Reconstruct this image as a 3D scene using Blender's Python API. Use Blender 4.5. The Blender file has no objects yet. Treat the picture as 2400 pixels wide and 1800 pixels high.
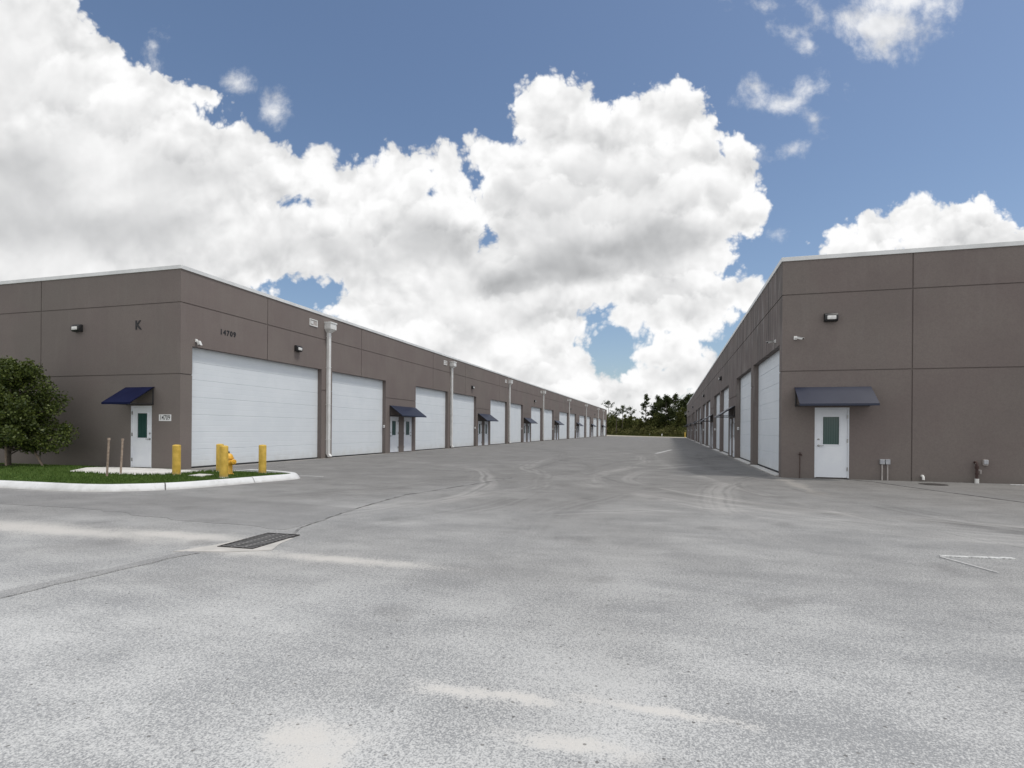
import bpy, bmesh, math, random
from mathutils import Vector, Matrix
R = math.radians
random.seed(7)
C = bpy.context.scene
COL = C.collection

# ------------------------------------------------------------------ camera
YAW = 0.2763
cam = bpy.data.cameras.new('camera'); camo = bpy.data.objects.new('camera', cam); COL.objects.link(camo)
cam.sensor_width = 36; cam.lens = 19.554; cam.shift_y = 0.0447; cam.clip_end = 5000; cam.clip_start = 0.05
camo.matrix_world = Matrix.Translation((0, 0, 1.45)) @ Matrix.Rotation(YAW, 4, 'Z') @ Matrix.Rotation(R(90), 4, 'X') @ Matrix.Rotation(0.0077, 4, 'Z')
C.camera = camo
C.render.resolution_x = 1024; C.render.resolution_y = 768
C.view_settings.view_transform = 'Standard'; C.view_settings.look = 'None'
C.cycles.max_bounces = 5; C.cycles.diffuse_bounces = 2; C.cycles.glossy_bounces = 2; C.cycles.transmission_bounces = 2
C.view_settings.exposure = 0.0; C.view_settings.gamma = 1.0

# ------------------------------------------------------------------ light
SUN = Vector((1.0, -0.03, 2.3)).normalized()       # towards the sun
sl = bpy.data.lights.new('sun', 'SUN'); sl.energy = 2.0; sl.angle = R(8); sl.color = (1, .955, .89)
so = bpy.data.objects.new('sun', sl); COL.objects.link(so)
so.rotation_euler = SUN.to_track_quat('Z', 'Y').to_euler(); so.location = (30, -10, 60)

# ------------------------------------------------------------------ node helpers
class N:
    def __init__(s, tree): s.t = tree; s.n = tree.nodes; s.l = tree.links
    def new(s, typ, **kw):
        n = s.n.new(typ)
        for k, v in kw.items(): setattr(n, k, v)
        return n
    def put(s, sock, v):
        if isinstance(v, bpy.types.NodeSocket): s.l.new(v, sock)
        elif v is not None:
            if sock.type == 'RGBA' and len(v) == 3: v = (*v, 1)
            sock.default_value = v
    def m(s, op, a, b=None, c=None, clamp=False):
        n = s.new('ShaderNodeMath', operation=op, use_clamp=clamp)
        s.put(n.inputs[0], a); s.put(n.inputs[1], b); s.put(n.inputs[2], c)
        return n.outputs[0]
    def v(s, op, a, b=None, c=None, scale=None):
        n = s.new('ShaderNodeVectorMath', operation=op)
        s.put(n.inputs[0], a); s.put(n.inputs[1], b); s.put(n.inputs[2], c)
        if scale is not None: s.put(n.inputs['Scale'], scale)
        return n.outputs['Value'] if op in ('LENGTH', 'DISTANCE', 'DOT_PRODUCT') else n.outputs[0]
    dim = '3D'
    def noise(s, vec, scale, detail=4, rough=.5, dist=0, color=False):
        n = s.new('ShaderNodeTexNoise', noise_dimensions=s.dim); s.put(n.inputs['Vector'], vec)
        n.inputs['Scale'].default_value = scale; n.inputs['Detail'].default_value = detail
        n.inputs['Roughness'].default_value = rough; n.inputs['Distortion'].default_value = dist
        return n.outputs['Color' if color else 'Fac']
    def vor(s, vec, scale, detail=0, rough=.5, feature='F1', out='Distance', smooth=None):
        n = s.new('ShaderNodeTexVoronoi', feature=feature, voronoi_dimensions=s.dim); s.put(n.inputs['Vector'], vec)
        n.inputs['Scale'].default_value = scale; n.inputs['Detail'].default_value = detail
        n.inputs['Roughness'].default_value = rough
        if smooth is not None: n.inputs['Smoothness'].default_value = smooth
        return n.outputs[out]
    def step(s, x, a, b, lo=0., hi=1.):
        n = s.new('ShaderNodeMapRange', interpolation_type='SMOOTHSTEP'); s.put(n.inputs['Value'], x)
        n.inputs['From Min'].default_value = a; n.inputs['From Max'].default_value = b
        n.inputs['To Min'].default_value = lo; n.inputs['To Max'].default_value = hi
        return n.outputs[0]
    def mix(s, f, a, b, mode='MIX'):
        n = s.new('ShaderNodeMix', data_type='RGBA', blend_type=mode)
        s.put(n.inputs[0], f); s.put(n.inputs[6], a); s.put(n.inputs[7], b)
        return n.outputs[2]
    def xyz(s, vec):
        n = s.new('ShaderNodeSeparateXYZ'); s.put(n.inputs[0], vec); return n.outputs
    def comb(s, x, y, z):
        n = s.new('ShaderNodeCombineXYZ')
        for i, q in enumerate((x, y, z)): s.put(n.inputs[i], q)
        return n.outputs[0]

# ------------------------------------------------------------------ sky with cumulus clouds (world, by direction)
# every cloud lobe: heading tangent, elevation tangent, half width, half height
BODY = [(0.282, 0.2379, 0.0921, 0.0652), (0.3435, 0.223, 0.0614, 0.046), (0.2904, 0.1382, 0.0537, 0.046), (0.3214, 0.1001, 0.0614, 0.0384), (0.2298, 0.0457, 0.0921, 0.0307), (-0.4476, 0.3397, 0.1534, 0.069), (-0.3402, 0.3405, 0.1534, 0.0844), (-0.0412, 0.3735, 0.0921, 0.0921), (-0.0635, 0.2813, 0.1381, 0.0767), (0.0968, 0.3746, 0.1381, 0.0921), (0.3042, 0.3455, 0.0844, 0.069), (0.2739, 0.2992, 0.0997, 0.069), (0.3351, 0.315, 0.0614, 0.0614), (-1.0023, 0.6499, 0.2301, 0.1994), (-0.8801, 0.7199, 0.1151, 0.0997), (-0.8102, 0.6131, 0.1227, 0.1074), (-0.7022, 0.5372, 0.1304, 0.1151), (-0.5945, 0.4997, 0.1304, 0.1151), (-0.4944, 0.4429, 0.0997, 0.0997), (-0.7704, 0.4216, 0.3068, 0.1918), (-0.9229, 0.3053, 0.3068, 0.1688), (-0.4936, 0.3393, 0.1688, 0.069), (-0.4366, 0.4165, 0.069, 0.0844), (-0.3868, 0.4245, 0.046, 0.0575), (-0.3494, 0.4478, 0.0368, 0.0537), (-0.3078, 0.4252, 0.0384, 0.0552), (-0.2715, 0.3947, 0.046, 0.0614), (-0.2252, 0.4526, 0.0384, 0.0522), (-0.1875, 0.4414, 0.0422, 0.0575), (-0.2581, 0.4409, 0.0307, 0.0399), (-0.124, 0.4611, 0.0353, 0.0537), (-0.0874, 0.3885, 0.0384, 0.0537), (-0.1561, 0.3419, 0.1151, 0.0921), (-0.2709, 0.3104, 0.1534, 0.0844), (0.0646, 0.5722, 0.0629, 0.0675), (0.0262, 0.5811, 0.0261, 0.046), (-0.0421, 0.4809, 0.0307, 0.0476), (-0.0637, 0.5076, 0.0169, 0.0292), (-0.0111, 0.4504, 0.046, 0.0614), (0.1107, 0.5626, 0.0345, 0.0652), (0.1493, 0.5322, 0.046, 0.0522), (0.1914, 0.5517, 0.0345, 0.0499), (0.2335, 0.5559, 0.0384, 0.0552), (0.2948, 0.5694, 0.0537, 0.0598), (0.3296, 0.5298, 0.0345, 0.0575), (0.3034, 0.4529, 0.0844, 0.0844), (0.4012, 0.4958, 0.0338, 0.0399), (0.3803, 0.4304, 0.0614, 0.0729), (0.425, 0.3924, 0.0345, 0.0384), (0.1501, 0.4287, 0.1688, 0.1381), (0.0351, 0.4278, 0.1151, 0.0997), (0.1893, 0.3216, 0.1841, 0.0614), (0.3424, 0.3688, 0.069, 0.046), (0.0743, 0.313, 0.1151, 0.0921), (0.2283, 0.2375, 0.1458, 0.0614), (0.3048, 0.2688, 0.0844, 0.0537), (0.3207, 0.1999, 0.069, 0.046), (0.42, 0.2466, 0.046, 0.0384), (0.0213, 0.2206, 0.1304, 0.0921), (-0.0785, 0.2351, 0.1151, 0.0997), (0.0682, 0.1135, 0.0844, 0.069), (0.2636, 0.1342, 0.0368, 0.0322), (0.264, 0.0843, 0.069, 0.0345), (0.199, 0.0608, 0.0844, 0.0307), (0.1146, 0.0602, 0.1534, 0.0384), (0.1362, 0.2445, 0.0614, 0.0307), (-0.2009, 0.1882, 0.0997, 0.069), (-0.2778, 0.2183, 0.0614, 0.0345), (-0.1543, 0.1195, 0.1918, 0.069), (-0.4932, 0.2856, 0.0921, 0.046), (-0.7846, 0.2757, 0.3222, 0.0844), (-0.4699, 0.2475, 0.046, 0.023), (0.6034, 0.3401, 0.0575, 0.0345), (0.6493, 0.3596, 0.0537, 0.0422), (0.7258, 0.3909, 0.046, 0.0384), (0.7643, 0.3644, 0.0844, 0.0499), (0.8408, 0.3956, 0.0384, 0.0345), (0.8335, 0.3496, 0.0844, 0.046), (0.9026, 0.3347, 0.046, 0.0307)]
HOLE = [(-0.3778, 0.2482, 0.069, 0.023), (-0.3393, 0.2293, 0.0307, 0.0184), (-0.0671, 0.45, 0.0092, 0.0199), (-0.3928, 0.4061, 0.0184, 0.0077), (-0.0449, 0.3466, 0.0092, 0.0215), (0.166, 0.1565, 0.0276, 0.046), (0.1457, 0.2046, 0.0261, 0.0123), (0.4158, 0.2903, 0.0199, 0.0107), (-0.5107, 0.5678, 0.046, 0.0199)]
SOFT = [(0.7036, 0.7781, 0.0959, 0.0399), (0.6617, 0.7356, 0.0859, 0.043), (0.6543, 0.7072, 0.0476, 0.0292), (-0.6481, 0.6818, 0.013, 0.0199), (-0.5645, 0.5843, 0.0353, 0.0107), (-0.5011, 0.6216, 0.0276, 0.0215), (-0.4263, 0.5685, 0.023, 0.0322), (0.4325, 0.6188, 0.0215, 0.0199), (0.4941, 0.594, 0.0345, 0.0115), (0.5361, 0.6142, 0.0268, 0.013), (0.5366, 0.5544, 0.0169, 0.0245), (0.4986, 0.5065, 0.0169, 0.01), (0.4488, 0.4939, 0.023, 0.0115), (0.5046, 0.7191, 0.0268, 0.0169), (0.5224, 0.6977, 0.0107, 0.0123), (0.5428, 0.7462, 0.0107, 0.023), (0.4351, 0.7745, 0.0169, 0.0107), (0.3853, 0.7711, 0.0123, 0.0077), (0.4652, 0.3582, 0.0092, 0.0061)]
GREY = [(0.151, 0.3136, 0.1764, 0.0476, 0.34), (0.2505, 0.3451, 0.0997, 0.046, 0.26), (0.0515, 0.2822, 0.1151, 0.0307, 0.32), (-0.0097, 0.2587, 0.046, 0.0261, 0.22), (-0.8932, 0.4283, 0.1151, 0.1151, 0.28), (-0.7238, 0.3491, 0.1688, 0.0499, 0.28), (-0.133, 0.3383, 0.0729, 0.046, 0.24), (-0.3859, 0.3018, 0.1994, 0.0537, 0.2), (-0.5557, 0.4386, 0.1688, 0.0614, 0.12), (0.2287, 0.1915, 0.0921, 0.023, 0.15), (-0.0408, 0.3121, 0.0537, 0.0921, 0.2), (-0.0185, 0.4044, 0.0384, 0.0614, 0.15), (-0.2328, 0.3413, 0.0921, 0.046, 0.12), (0.7646, 0.326, 0.1227, 0.023, 0.15), (0.304, 0.3762, 0.0921, 0.046, 0.18)]
PUFF = [(0.0646, 0.5722, 0.0644, 0.069), (0.2948, 0.5694, 0.0598, 0.0629), (0.2297, 0.552, 0.0476, 0.0568), (0.18, 0.5401, 0.0399, 0.0506), (0.1262, 0.5436, 0.0476, 0.0583), (0.4013, 0.4904, 0.0384, 0.0437), (0.3412, 0.5184, 0.0445, 0.0568), (0.0229, 0.5121, 0.0552, 0.0537), (0.3495, 0.4379, 0.069, 0.0537), (-0.0498, 0.4962, 0.0353, 0.046), (0.1037, 0.4743, 0.066, 0.0537), (0.2112, 0.4675, 0.0706, 0.0552), (0.2959, 0.4298, 0.0644, 0.0445), (0.4188, 0.4001, 0.046, 0.0384), (0.0659, 0.4127, 0.0706, 0.0445), (-0.0186, 0.4274, 0.0476, 0.0537), (0.158, 0.3981, 0.0736, 0.0384), (-0.124, 0.4611, 0.0384, 0.0552), (-0.2252, 0.4526, 0.0414, 0.0522), (-0.1836, 0.4299, 0.0399, 0.046), (-0.3486, 0.444, 0.0399, 0.0537), (-0.3054, 0.4098, 0.0399, 0.046), (-0.0889, 0.3923, 0.0399, 0.046), (-0.1487, 0.3842, 0.0476, 0.0399), (-0.2446, 0.3796, 0.0568, 0.0414), (-0.3481, 0.3711, 0.0568, 0.0384), (-0.433, 0.4395, 0.0614, 0.0537), (-0.5947, 0.515, 0.0921, 0.0537), (-0.7101, 0.5678, 0.0844, 0.0537), (-0.8103, 0.6207, 0.0844, 0.0614), (-0.0098, 0.274, 0.069, 0.0384), (0.0826, 0.2364, 0.0844, 0.0422), (0.2283, 0.2452, 0.0767, 0.043), (0.3279, 0.2613, 0.0583, 0.0384), (-0.0169, 0.2049, 0.069, 0.0422), (0.0678, 0.1672, 0.0614, 0.0384), (0.2822, 0.2072, 0.0614, 0.0384), (0.0529, 0.0981, 0.069, 0.0307), (0.1375, 0.0719, 0.0537, 0.0215), (0.2636, 0.1365, 0.0399, 0.0322), (0.2066, 0.0724, 0.046, 0.0199), (-0.2317, 0.2033, 0.0614, 0.0307), (-0.1546, 0.1578, 0.0921, 0.0384), (0.657, 0.3597, 0.046, 0.0322), (0.7258, 0.3871, 0.0445, 0.0307), (0.7873, 0.3645, 0.0537, 0.0345), (0.8409, 0.388, 0.0384, 0.0307), (0.7032, 0.3332, 0.069, 0.0276)]
W = bpy.data.worlds.new('World'); C.world = W; W.use_nodes = True
W.node_tree.nodes.clear(); g = N(W.node_tree)
sky = g.new('ShaderNodeTexSky', sky_type='NISHITA', sun_disc=False)
sky.sun_elevation = math.asin(SUN.z); sky.sun_rotation = math.atan2(SUN.x, SUN.y)
sky.altitude = 0; sky.air_density = 1.0; sky.dust_density = 1.2; sky.ozone_density = 2.2
D = g.new('ShaderNodeTexCoord').outputs['Generated']
rt = g.new('ShaderNodeVectorRotate', rotation_type='Z_AXIS'); g.put(rt.inputs['Vector'], D); rt.inputs['Angle'].default_value = -YAW
X, Y, Z = g.xyz(rt.outputs[0])
Yc = g.m('MAXIMUM', Y, .2)
P = g.comb(g.m('DIVIDE', X, Yc), g.m('DIVIDE', Z, Yc), 0.0)
gen = g.step(g.noise(D, 2.4, 4, .55), .36, .50)
g.dim = '2D'
wob = g.v('SUBTRACT', g.noise(P, 5.5, 4, .55, color=True), (.5, .5, .5))
P2 = g.v('MULTIPLY_ADD', wob, (.036, .036, 0), P)
def lobes(L, PP, k=.012):
    acc = None
    for (cx, cy, rx, ry) in L:
        q = g.v('MULTIPLY_ADD', PP, (1/rx, 1/ry, 0), (-cx/rx, -cy/ry, 0))
        d = g.m('MULTIPLY_ADD', g.v('LENGTH', q), min(rx, ry), -min(rx, ry))
        if acc is None: acc = d
        else:
            n = g.new('ShaderNodeMath', operation='SMOOTH_MIN'); g.put(n.inputs[0], acc); g.put(n.inputs[1], d); n.inputs[2].default_value = k; acc = n.outputs[0]
    return acc
dB = lobes(BODY, P2, .02); dH = lobes(HOLE, P2)
n = g.new('ShaderNodeMath', operation='SMOOTH_MAX'); g.put(n.inputs[0], dB); g.put(n.inputs[1], g.m('MULTIPLY', dH, -1)); n.inputs[2].default_value = .02
dB = n.outputs[0]
def billow(PP):
    a = g.vor(PP, 8.5, 3, .5)
    b = g.noise(PP, 9, 5, .5)
    return g.m('ADD', g.m('MULTIPLY', g.m('SUBTRACT', .5, a), 1.2), g.m('MULTIPLY', g.m('SUBTRACT', b, .5), 1.2))
P3 = g.v('MULTIPLY_ADD', wob, (.04, .04, 0), P)
b0 = billow(P3)
b1 = billow(g.v('ADD', P3, (.007, .028, 0)))
e0 = g.vor(P3, 26, 2.8, .6)
e1 = g.noise(P3, 34, 6, .55)
bE = g.m('ADD', g.m('MULTIPLY', g.m('SUBTRACT', .5, e0), 1.2), g.m('MULTIPLY', g.m('SUBTRACT', e1, .5), .7))
dens = g.m('SUBTRACT', g.m('MULTIPLY_ADD', bE, .016, .009), dB)
aB = g.step(dens, -.005, .008)
fz = g.noise(P2, 16, 7, .62)
dS = lobes(SOFT, g.v('MULTIPLY_ADD', wob, (.05, .05, 0), P), .02)
aS = g.m('MULTIPLY', g.step(g.m('SUBTRACT', g.m('MULTIPLY', g.m('SUBTRACT', fz, .5), .085), dS), -.012, .036), .88)
alpha = g.m('MAXIMUM', aB, aS)
# clouds for the rest of the sky, away from the photographed side
front = g.step(Y, .3, .5)
up = g.step(Z, -.02, .02)
alpha = g.m('ADD', g.m('MULTIPLY', alpha, front), g.m('MULTIPLY', gen, g.m('SUBTRACT', 1.0, front)))
# tone: grey undersides, bright billow tops
gacc = None
for (cx, cy, rx, ry, w) in GREY:
    q = g.v('MULTIPLY_ADD', P2, (1/rx, 1/ry, 0), (-cx/rx, -cy/ry, 0))
    s_ = g.step(g.v('LENGTH', q), 1.35, .25, 0, w)
    gacc = s_ if gacc is None else g.m('ADD', gacc, g.m('MULTIPLY', s_, g.m('SUBTRACT', 1.0, gacc)))
rel = g.m('SUBTRACT', b0, b1)
big = g.m('SUBTRACT', g.noise(P2, 4.5, 4, .5), .5)
small = g.m('SUBTRACT', e1, .5)
edge = g.step(dens, .10, .0, .30, 1.0)
rim = g.step(dens, .0, .045, .10, 0)
P5 = g.v('MULTIPLY_ADD', g.v('SUBTRACT', g.noise(P3, 13, 4, .55, color=True), (.5, .5, .5)), (.03, .03, 0), P3)
paint = .86
bd = g.m('MULTIPLY', bE, -.012)
for (cx, cy, rx, ry) in PUFF:
    q = g.v('MULTIPLY_ADD', P5, (1/rx, 1/ry, 0), (-cx/rx, -cy/ry, 0))
    mk = g.step(g.m('MULTIPLY_ADD', bd, 1/min(rx, ry), g.v('LENGTH', q)), 1.03, .72, 0, .80)
    lt = g.m('MULTIPLY_ADD', g.v('DOT_PRODUCT', q, (-.05, .19, 0)), 1.0, .865)
    n = g.new('ShaderNodeMix', data_type='FLOAT'); g.put(n.inputs[0], mk); g.put(n.inputs[2], paint); g.put(n.inputs[3], lt); paint = n.outputs[0]
tone = g.m('ADD', g.m('MULTIPLY', g.m('MULTIPLY', rel, .30), edge), paint)
tone = g.m('ADD', tone, g.m('MULTIPLY', big, .20))
tone = g.m('ADD', tone, g.m('MULTIPLY', g.m('MULTIPLY', small, .12), edge))
tone = g.m('ADD', g.m('MULTIPLY', tone, g.m('SUBTRACT', 1.0, g.m('MULTIPLY', gacc, .82))), rim)
tone = g.m('MINIMUM', g.m('MAXIMUM', tone, .40), 1.0)
ccol = g.mix(g.step(tone, .35, .95), (.93, .945, .965), (1, 1, 1))
ccol = g.v('SCALE', ccol, scale=g.m('MULTIPLY', tone, g.step(Y, .45, .15, 1.0, 1.10)))
bgS = g.new('ShaderNodeBackground'); g.put(bgS.inputs[0], sky.outputs[0]); bgS.inputs[1].default_value = .12
bgC = g.new('ShaderNodeBackground'); g.put(bgC.inputs[0], ccol); bgC.inputs[1].default_value = 1.0
mx = g.new('ShaderNodeMixShader'); g.put(mx.inputs[0], g.m('MULTIPLY', alpha, up)); g.l.new(bgS.outputs[0], mx.inputs[1]); g.l.new(bgC.outputs[0], mx.inputs[2])
g.l.new(mx.outputs[0], g.new('ShaderNodeOutputWorld').inputs[0])
W.cycles.sampling_method = 'MANUAL'; W.cycles.sample_map_resolution = 512

# ------------------------------------------------------------------ materials
def mat(name, fn=None, color=(.5, .5, .5), rough=.7, metal=0., spec=.5):
    m = bpy.data.materials.new(name); m.use_nodes = True
    h = N(m.node_tree); b = h.n['Principled BSDF']
    b.inputs['Base Color'].default_value = (*color, 1); b.inputs['Roughness'].default_value = rough
    b.inputs['Metallic'].default_value = metal; b.inputs['Specular IOR Level'].default_value = spec
    if fn: fn(h, b)
    return m
def pos(h): return h.new('ShaderNodeTexCoord').outputs['Object']
def wpos(h): return h.new('ShaderNodeNewGeometry').outputs['Position']
def bump(h, b, height, strength, dist=.01):
    n = h.new('ShaderNodeBump'); n.inputs['Strength'].default_value = strength; n.inputs['Distance'].default_value = dist
    h.put(n.inputs['Height'], height); h.l.new(n.outputs[0], b.inputs['Normal'])
def varied(c1, c2, scale, rough=.7, detail=5, bstr=0, bscale=60, metal=0, contrast=(.35, .65), rvar=0):
    def fn(h, b):
        p = wpos(h); f = h.step(h.noise(p, scale, detail, .6), *contrast)
        h.l.new(h.mix(f, c1, c2), b.inputs['Base Color'])
        if bstr: bump(h, b, h.noise(p, bscale, 4, .6), bstr, .008)
        if rvar: h.l.new(h.m('MULTIPLY_ADD', f, rvar, rough), b.inputs['Roughness'])
    return fn

def stucco(streak):
    def fn(h, b):
        p = wpos(h); x, y, z = h.xyz(p)
        big = h.noise(p, .55, 5, .6); fine = h.noise(p, 26, 5, .65)
        c = h.mix(h.step(big, .35, .65), (.186, .156, .147), (.202, .174, .161))
        c = h.mix(h.m('MULTIPLY', h.step(h.noise(p, .23, 3, .5), .45, .7), .5), c, (.172, .158, .143))
        c = h.mix(h.m('MULTIPLY', h.step(fine, .35, .7), .35), c, (.130, .112, .106))
        # rain streaks running down from the coping, and splash dirt along the foot of the wall
        st = h.noise(h.comb(h.m('MULTIPLY', x, 3.4), h.m('MULTIPLY', y, 3.4), h.m('MULTIPLY', z, .36)), 1.0, 6, .65)
        fall = h.step(z, 1.5, 6.0, .15, 1)
        amt = h.m('MULTIPLY', h.m('MULTIPLY', h.step(st, .47, .66), fall), streak)
        c = h.mix(amt, c, (.095, .088, .084))
        st2 = h.noise(h.comb(h.m('MULTIPLY', x, 5.0), h.m('MULTIPLY', y, 5.0), h.m('MULTIPLY', z, .6)), 1.0, 5, .6)
        c = h.mix(h.m('MULTIPLY', h.m('MULTIPLY', h.step(st2, .52, .66), fall), streak*.85), c, (.33, .31, .30))
        foot = h.m('MULTIPLY', h.step(h.m('ADD', z, h.m('MULTIPLY', big, .25)), .45, .1), .35)
        c = h.mix(foot, c, (.15, .14, .125))
        h.l.new(c, b.inputs['Base Color'])
        bump(h, b, h.m('ADD', h.noise(p, 45, 5, .7), h.m('MULTIPLY', h.noise(p, 6, 3, .5), .5)), .55, .006)
    return fn
M = {}
M['stucco'] = mat('stucco_brown', stucco(.05), rough=.95, spec=.2)
M['stucco_streaked'] = mat('stucco_brown_streaked', stucco(.8), rough=.95, spec=.2)
M['coping'] = mat('coping_metal', varied((.62, .63, .63), (.72, .73, .73), 1.5, rvar=.1, rough=.4), rough=.45, spec=.5)
def door_white(h, b):
    p = wpos(h); z = h.xyz(p)[2]
    c = h.mix(h.step(h.noise(p, .9, 6, .6), .35, .7), (.67, .713, .75), (.71, .75, .785))
    dirt = h.m('MULTIPLY', h.step(h.m('ADD', z, h.m('MULTIPLY', h.noise(p, 3, 5, .6), .8)), .95, .30), .45)
    c = h.mix(dirt, c, (.52, .52, .49))
    h.l.new(c, b.inputs['Base Color'])
    bump(h, b, h.noise(p, 90, 2, .5), .12, .003)
M['rollup'] = mat('garage_door_white', door_white, rough=.55, spec=.4)
M['door'] = mat('door_paint_white', varied((.72, .75, .80), (.77, .80, .84), 2.2), rough=.5)
M['trimwhite'] = mat('painted_white_metal', varied((.66, .66, .64), (.76, .76, .75), 3, bstr=.05), rough=.5)
M['rubber'] = mat('rubber_seal', color=(.02, .02, .022), rough=.85)
M['black'] = mat('black_metal', varied((.012, .012, .013), (.025, .025, .027), 8), rough=.5)
M['letter'] = mat('black_letter', color=(.012, .012, .014), rough=.6)
M['steel'] = mat('brushed_steel', varied((.30, .30, .30), (.42, .42, .41), 20), rough=.35, metal=.9)
M['lens'] = mat('lamp_lens', varied((.62, .62, .60), (.75, .75, .73), 12), rough=.25)
M['navy'] = mat('navy_metal', varied((.004, .006, .030), (.006, .009, .038), 2), rough=.7, metal=.0, spec=.08)
M['slate'] = mat('dark_blue_metal', varied((.009, .014, .036), (.012, .018, .042), .8, rvar=.03, rough=.38), rough=.36, metal=.0, spec=.42)
def pane(h, b):
    p = wpos(h); x = h.xyz(p)
    w = h.m('SINE', h.m('MULTIPLY', h.m('ADD', x[0], x[1]), 95))
    c = h.mix(h.step(w, -.4, .8), (.020, .058, .052), (.034, .082, .074))
    h.l.new(c, b.inputs['Base Color'])
M['pane'] = mat('door_glass_green', pane, rough=.12, spec=.6)
M['plate'] = mat('plate_white', color=(.72, .73, .73), rough=.5)
M['pvc'] = mat('white_pvc', color=(.7, .7, .68), rough=.4)
M['conduit'] = mat('conduit_tan', varied((.36, .33, .31), (.45, .42, .40), 9), rough=.6)
M['boxgrey'] = mat('utility_box_grey', varied((.36, .37, .40), (.42, .43, .45), 12), rough=.5)
M['rust'] = mat('rusty_pipe', varied((.04, .022, .020), (.075, .045, .038), 30), rough=.8)
def yel(h, b):
    p = wpos(h); z = h.xyz(pos(h))[2]
    c = h.mix(h.step(h.noise(p, 7, 5, .6), .35, .65), (.50, .33, .052), (.64, .43, .085))
    c = h.mix(h.m('MULTIPLY', h.step(h.noise(p, 19, 6, .7), .60, .68), .7), c, (.20, .15, .07))
    c = h.mix(h.m('MULTIPLY', h.step(h.m('ADD', z, h.m('MULTIPLY', h.noise(p, 12, 4, .6), .15)), .22, .07), .6), c, (.30, .27, .20))
    h.l.new(c, b.inputs['Base Color']); bump(h, b, h.noise(p, 30, 4, .6), .15, .004)
M['yellow'] = mat('bollard_yellow', yel, rough=.55, spec=.35)
M['hydrant'] = mat('hydrant_yellow', varied((.70, .38, .035), (.80, .46, .06), 10, bstr=.25, bscale=30), rough=.45)
def concrete(h, b):
    p = wpos(h)
    c = h.mix(h.step(h.noise(p, 1.6, 6, .65), .35, .68), (.62, .61, .585), (.50, .49, .47))
    c = h.mix(h.m('MULTIPLY', h.step(h.noise(p, 60, 3, .6), .5, .75), .35), c, (.38, .37, .35))
    h.l.new(c, b.inputs['Base Color']); bump(h, b, h.noise(p, 70, 4, .6), .3, .004)
M['concrete'] = mat('concrete', concrete, rough=.9, spec=.25)
def kerbw(h, b):
    p = wpos(h)
    c = h.mix(h.step(h.noise(p, 1.1, 6, .7), .42, .72), (.64, .65, .66), (.50, .51, .51))
    zz = h.xyz(p)[2]; c = h.mix(h.m('MULTIPLY', h.step(h.m('ADD', zz, h.m('MULTIPLY', h.noise(p, 4, 5, .6), .12)), .13, .05), .6), c, (.30, .29, .27))
    c = h.mix(h.m('MULTIPLY', h.step(h.noise(p, 7, 6, .7), .58, .72), .55), c, (.36, .355, .35))
    h.l.new(c, b.inputs['Base Color']); bump(h, b, h.noise(p, 50, 4, .6), .35, .004)
M['apron'] = mat('sandy_concrete', varied((.40, .39, .37), (.50, .48, .455), 3, contrast=(.3, .7)), rough=.95, spec=.2)
M['kerb'] = mat('kerb_concrete', kerbw, rough=.85, spec=.25)
M['iron'] = mat('cast_iron', varied((.030, .026, .026), (.06, .055, .052), 25), rough=.7, metal=.3)
M['bars'] = mat('worn_grate_iron', varied((.16, .155, .15), (.24, .235, .23), 25), rough=.7, metal=.2)
M['hole_shade'] = mat('drain_pit_shade', color=(.008, .008, .008), rough=1)
M['paint'] = mat('road_paint', None, rough=.8)
def rpaint(h, b):
    p = wpos(h); f = h.step(h.noise(p, 26, 5, .7), .38, .6)
    h.l.new(h.mix(f, (.30, .30, .30), (.66, .67, .66)), b.inputs['Base Color'])
M['paint'] = mat('road_paint_worn', rpaint, rough=.85, spec=.2)
def faint(h, b):
    p = wpos(h); f = h.step(h.noise(p, 18, 5, .7), .35, .62)
    h.l.new(h.mix(f, (.36, .36, .36), (.46, .46, .455)), b.inputs['Base Color'])
M['faint'] = mat('road_paint_faint', faint, rough=.9, spec=.2)

ARCS = [(7.0, 18.5, 8.2, .28, .9), (7.2, 18.2, 9.6, .35, .6), (9.0, 16.0, 7.15, .40, -.8), (9.5, 22.0, 12.5, .4, -.7), (12., 26., 18., .5, .5), (-40., 24., 35., .55, -.8), (-16., 12.0, 11.5, .45, .6), (-17., 13., 14.0, .5, -.6), (-38., 26., 36.8, .4, .5), (60., 30., 58.5, .5, -.7), (60., 33., 60.8, .3, .5), (-12., 21., 9.0, .35, -.6), (14.0, 12.0, 13.0, .5, .5), (2.5, 5.0, 6.2, .5, .45), (-3.0, -1.0, 7.5, .5, -.35), (9., 9., 11., .5, -.4)]
SAND = [(-1.08, 2.88, .30, .07), (-.76, 2.90, .22, .05), (-1.60, 2.24, .16, .12), (-1.52, 2.08, .12, .10), (.0, 3.0, .40, .05), (-.45, 2.56, .28, .06), (-8.6, 5.75, 2.6, .32), (-6.4, 5.95, 1.1, .24), (-4.9, 5.4, .55, .18), (-3.4, 5.4, 1.0, .14)]
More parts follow.
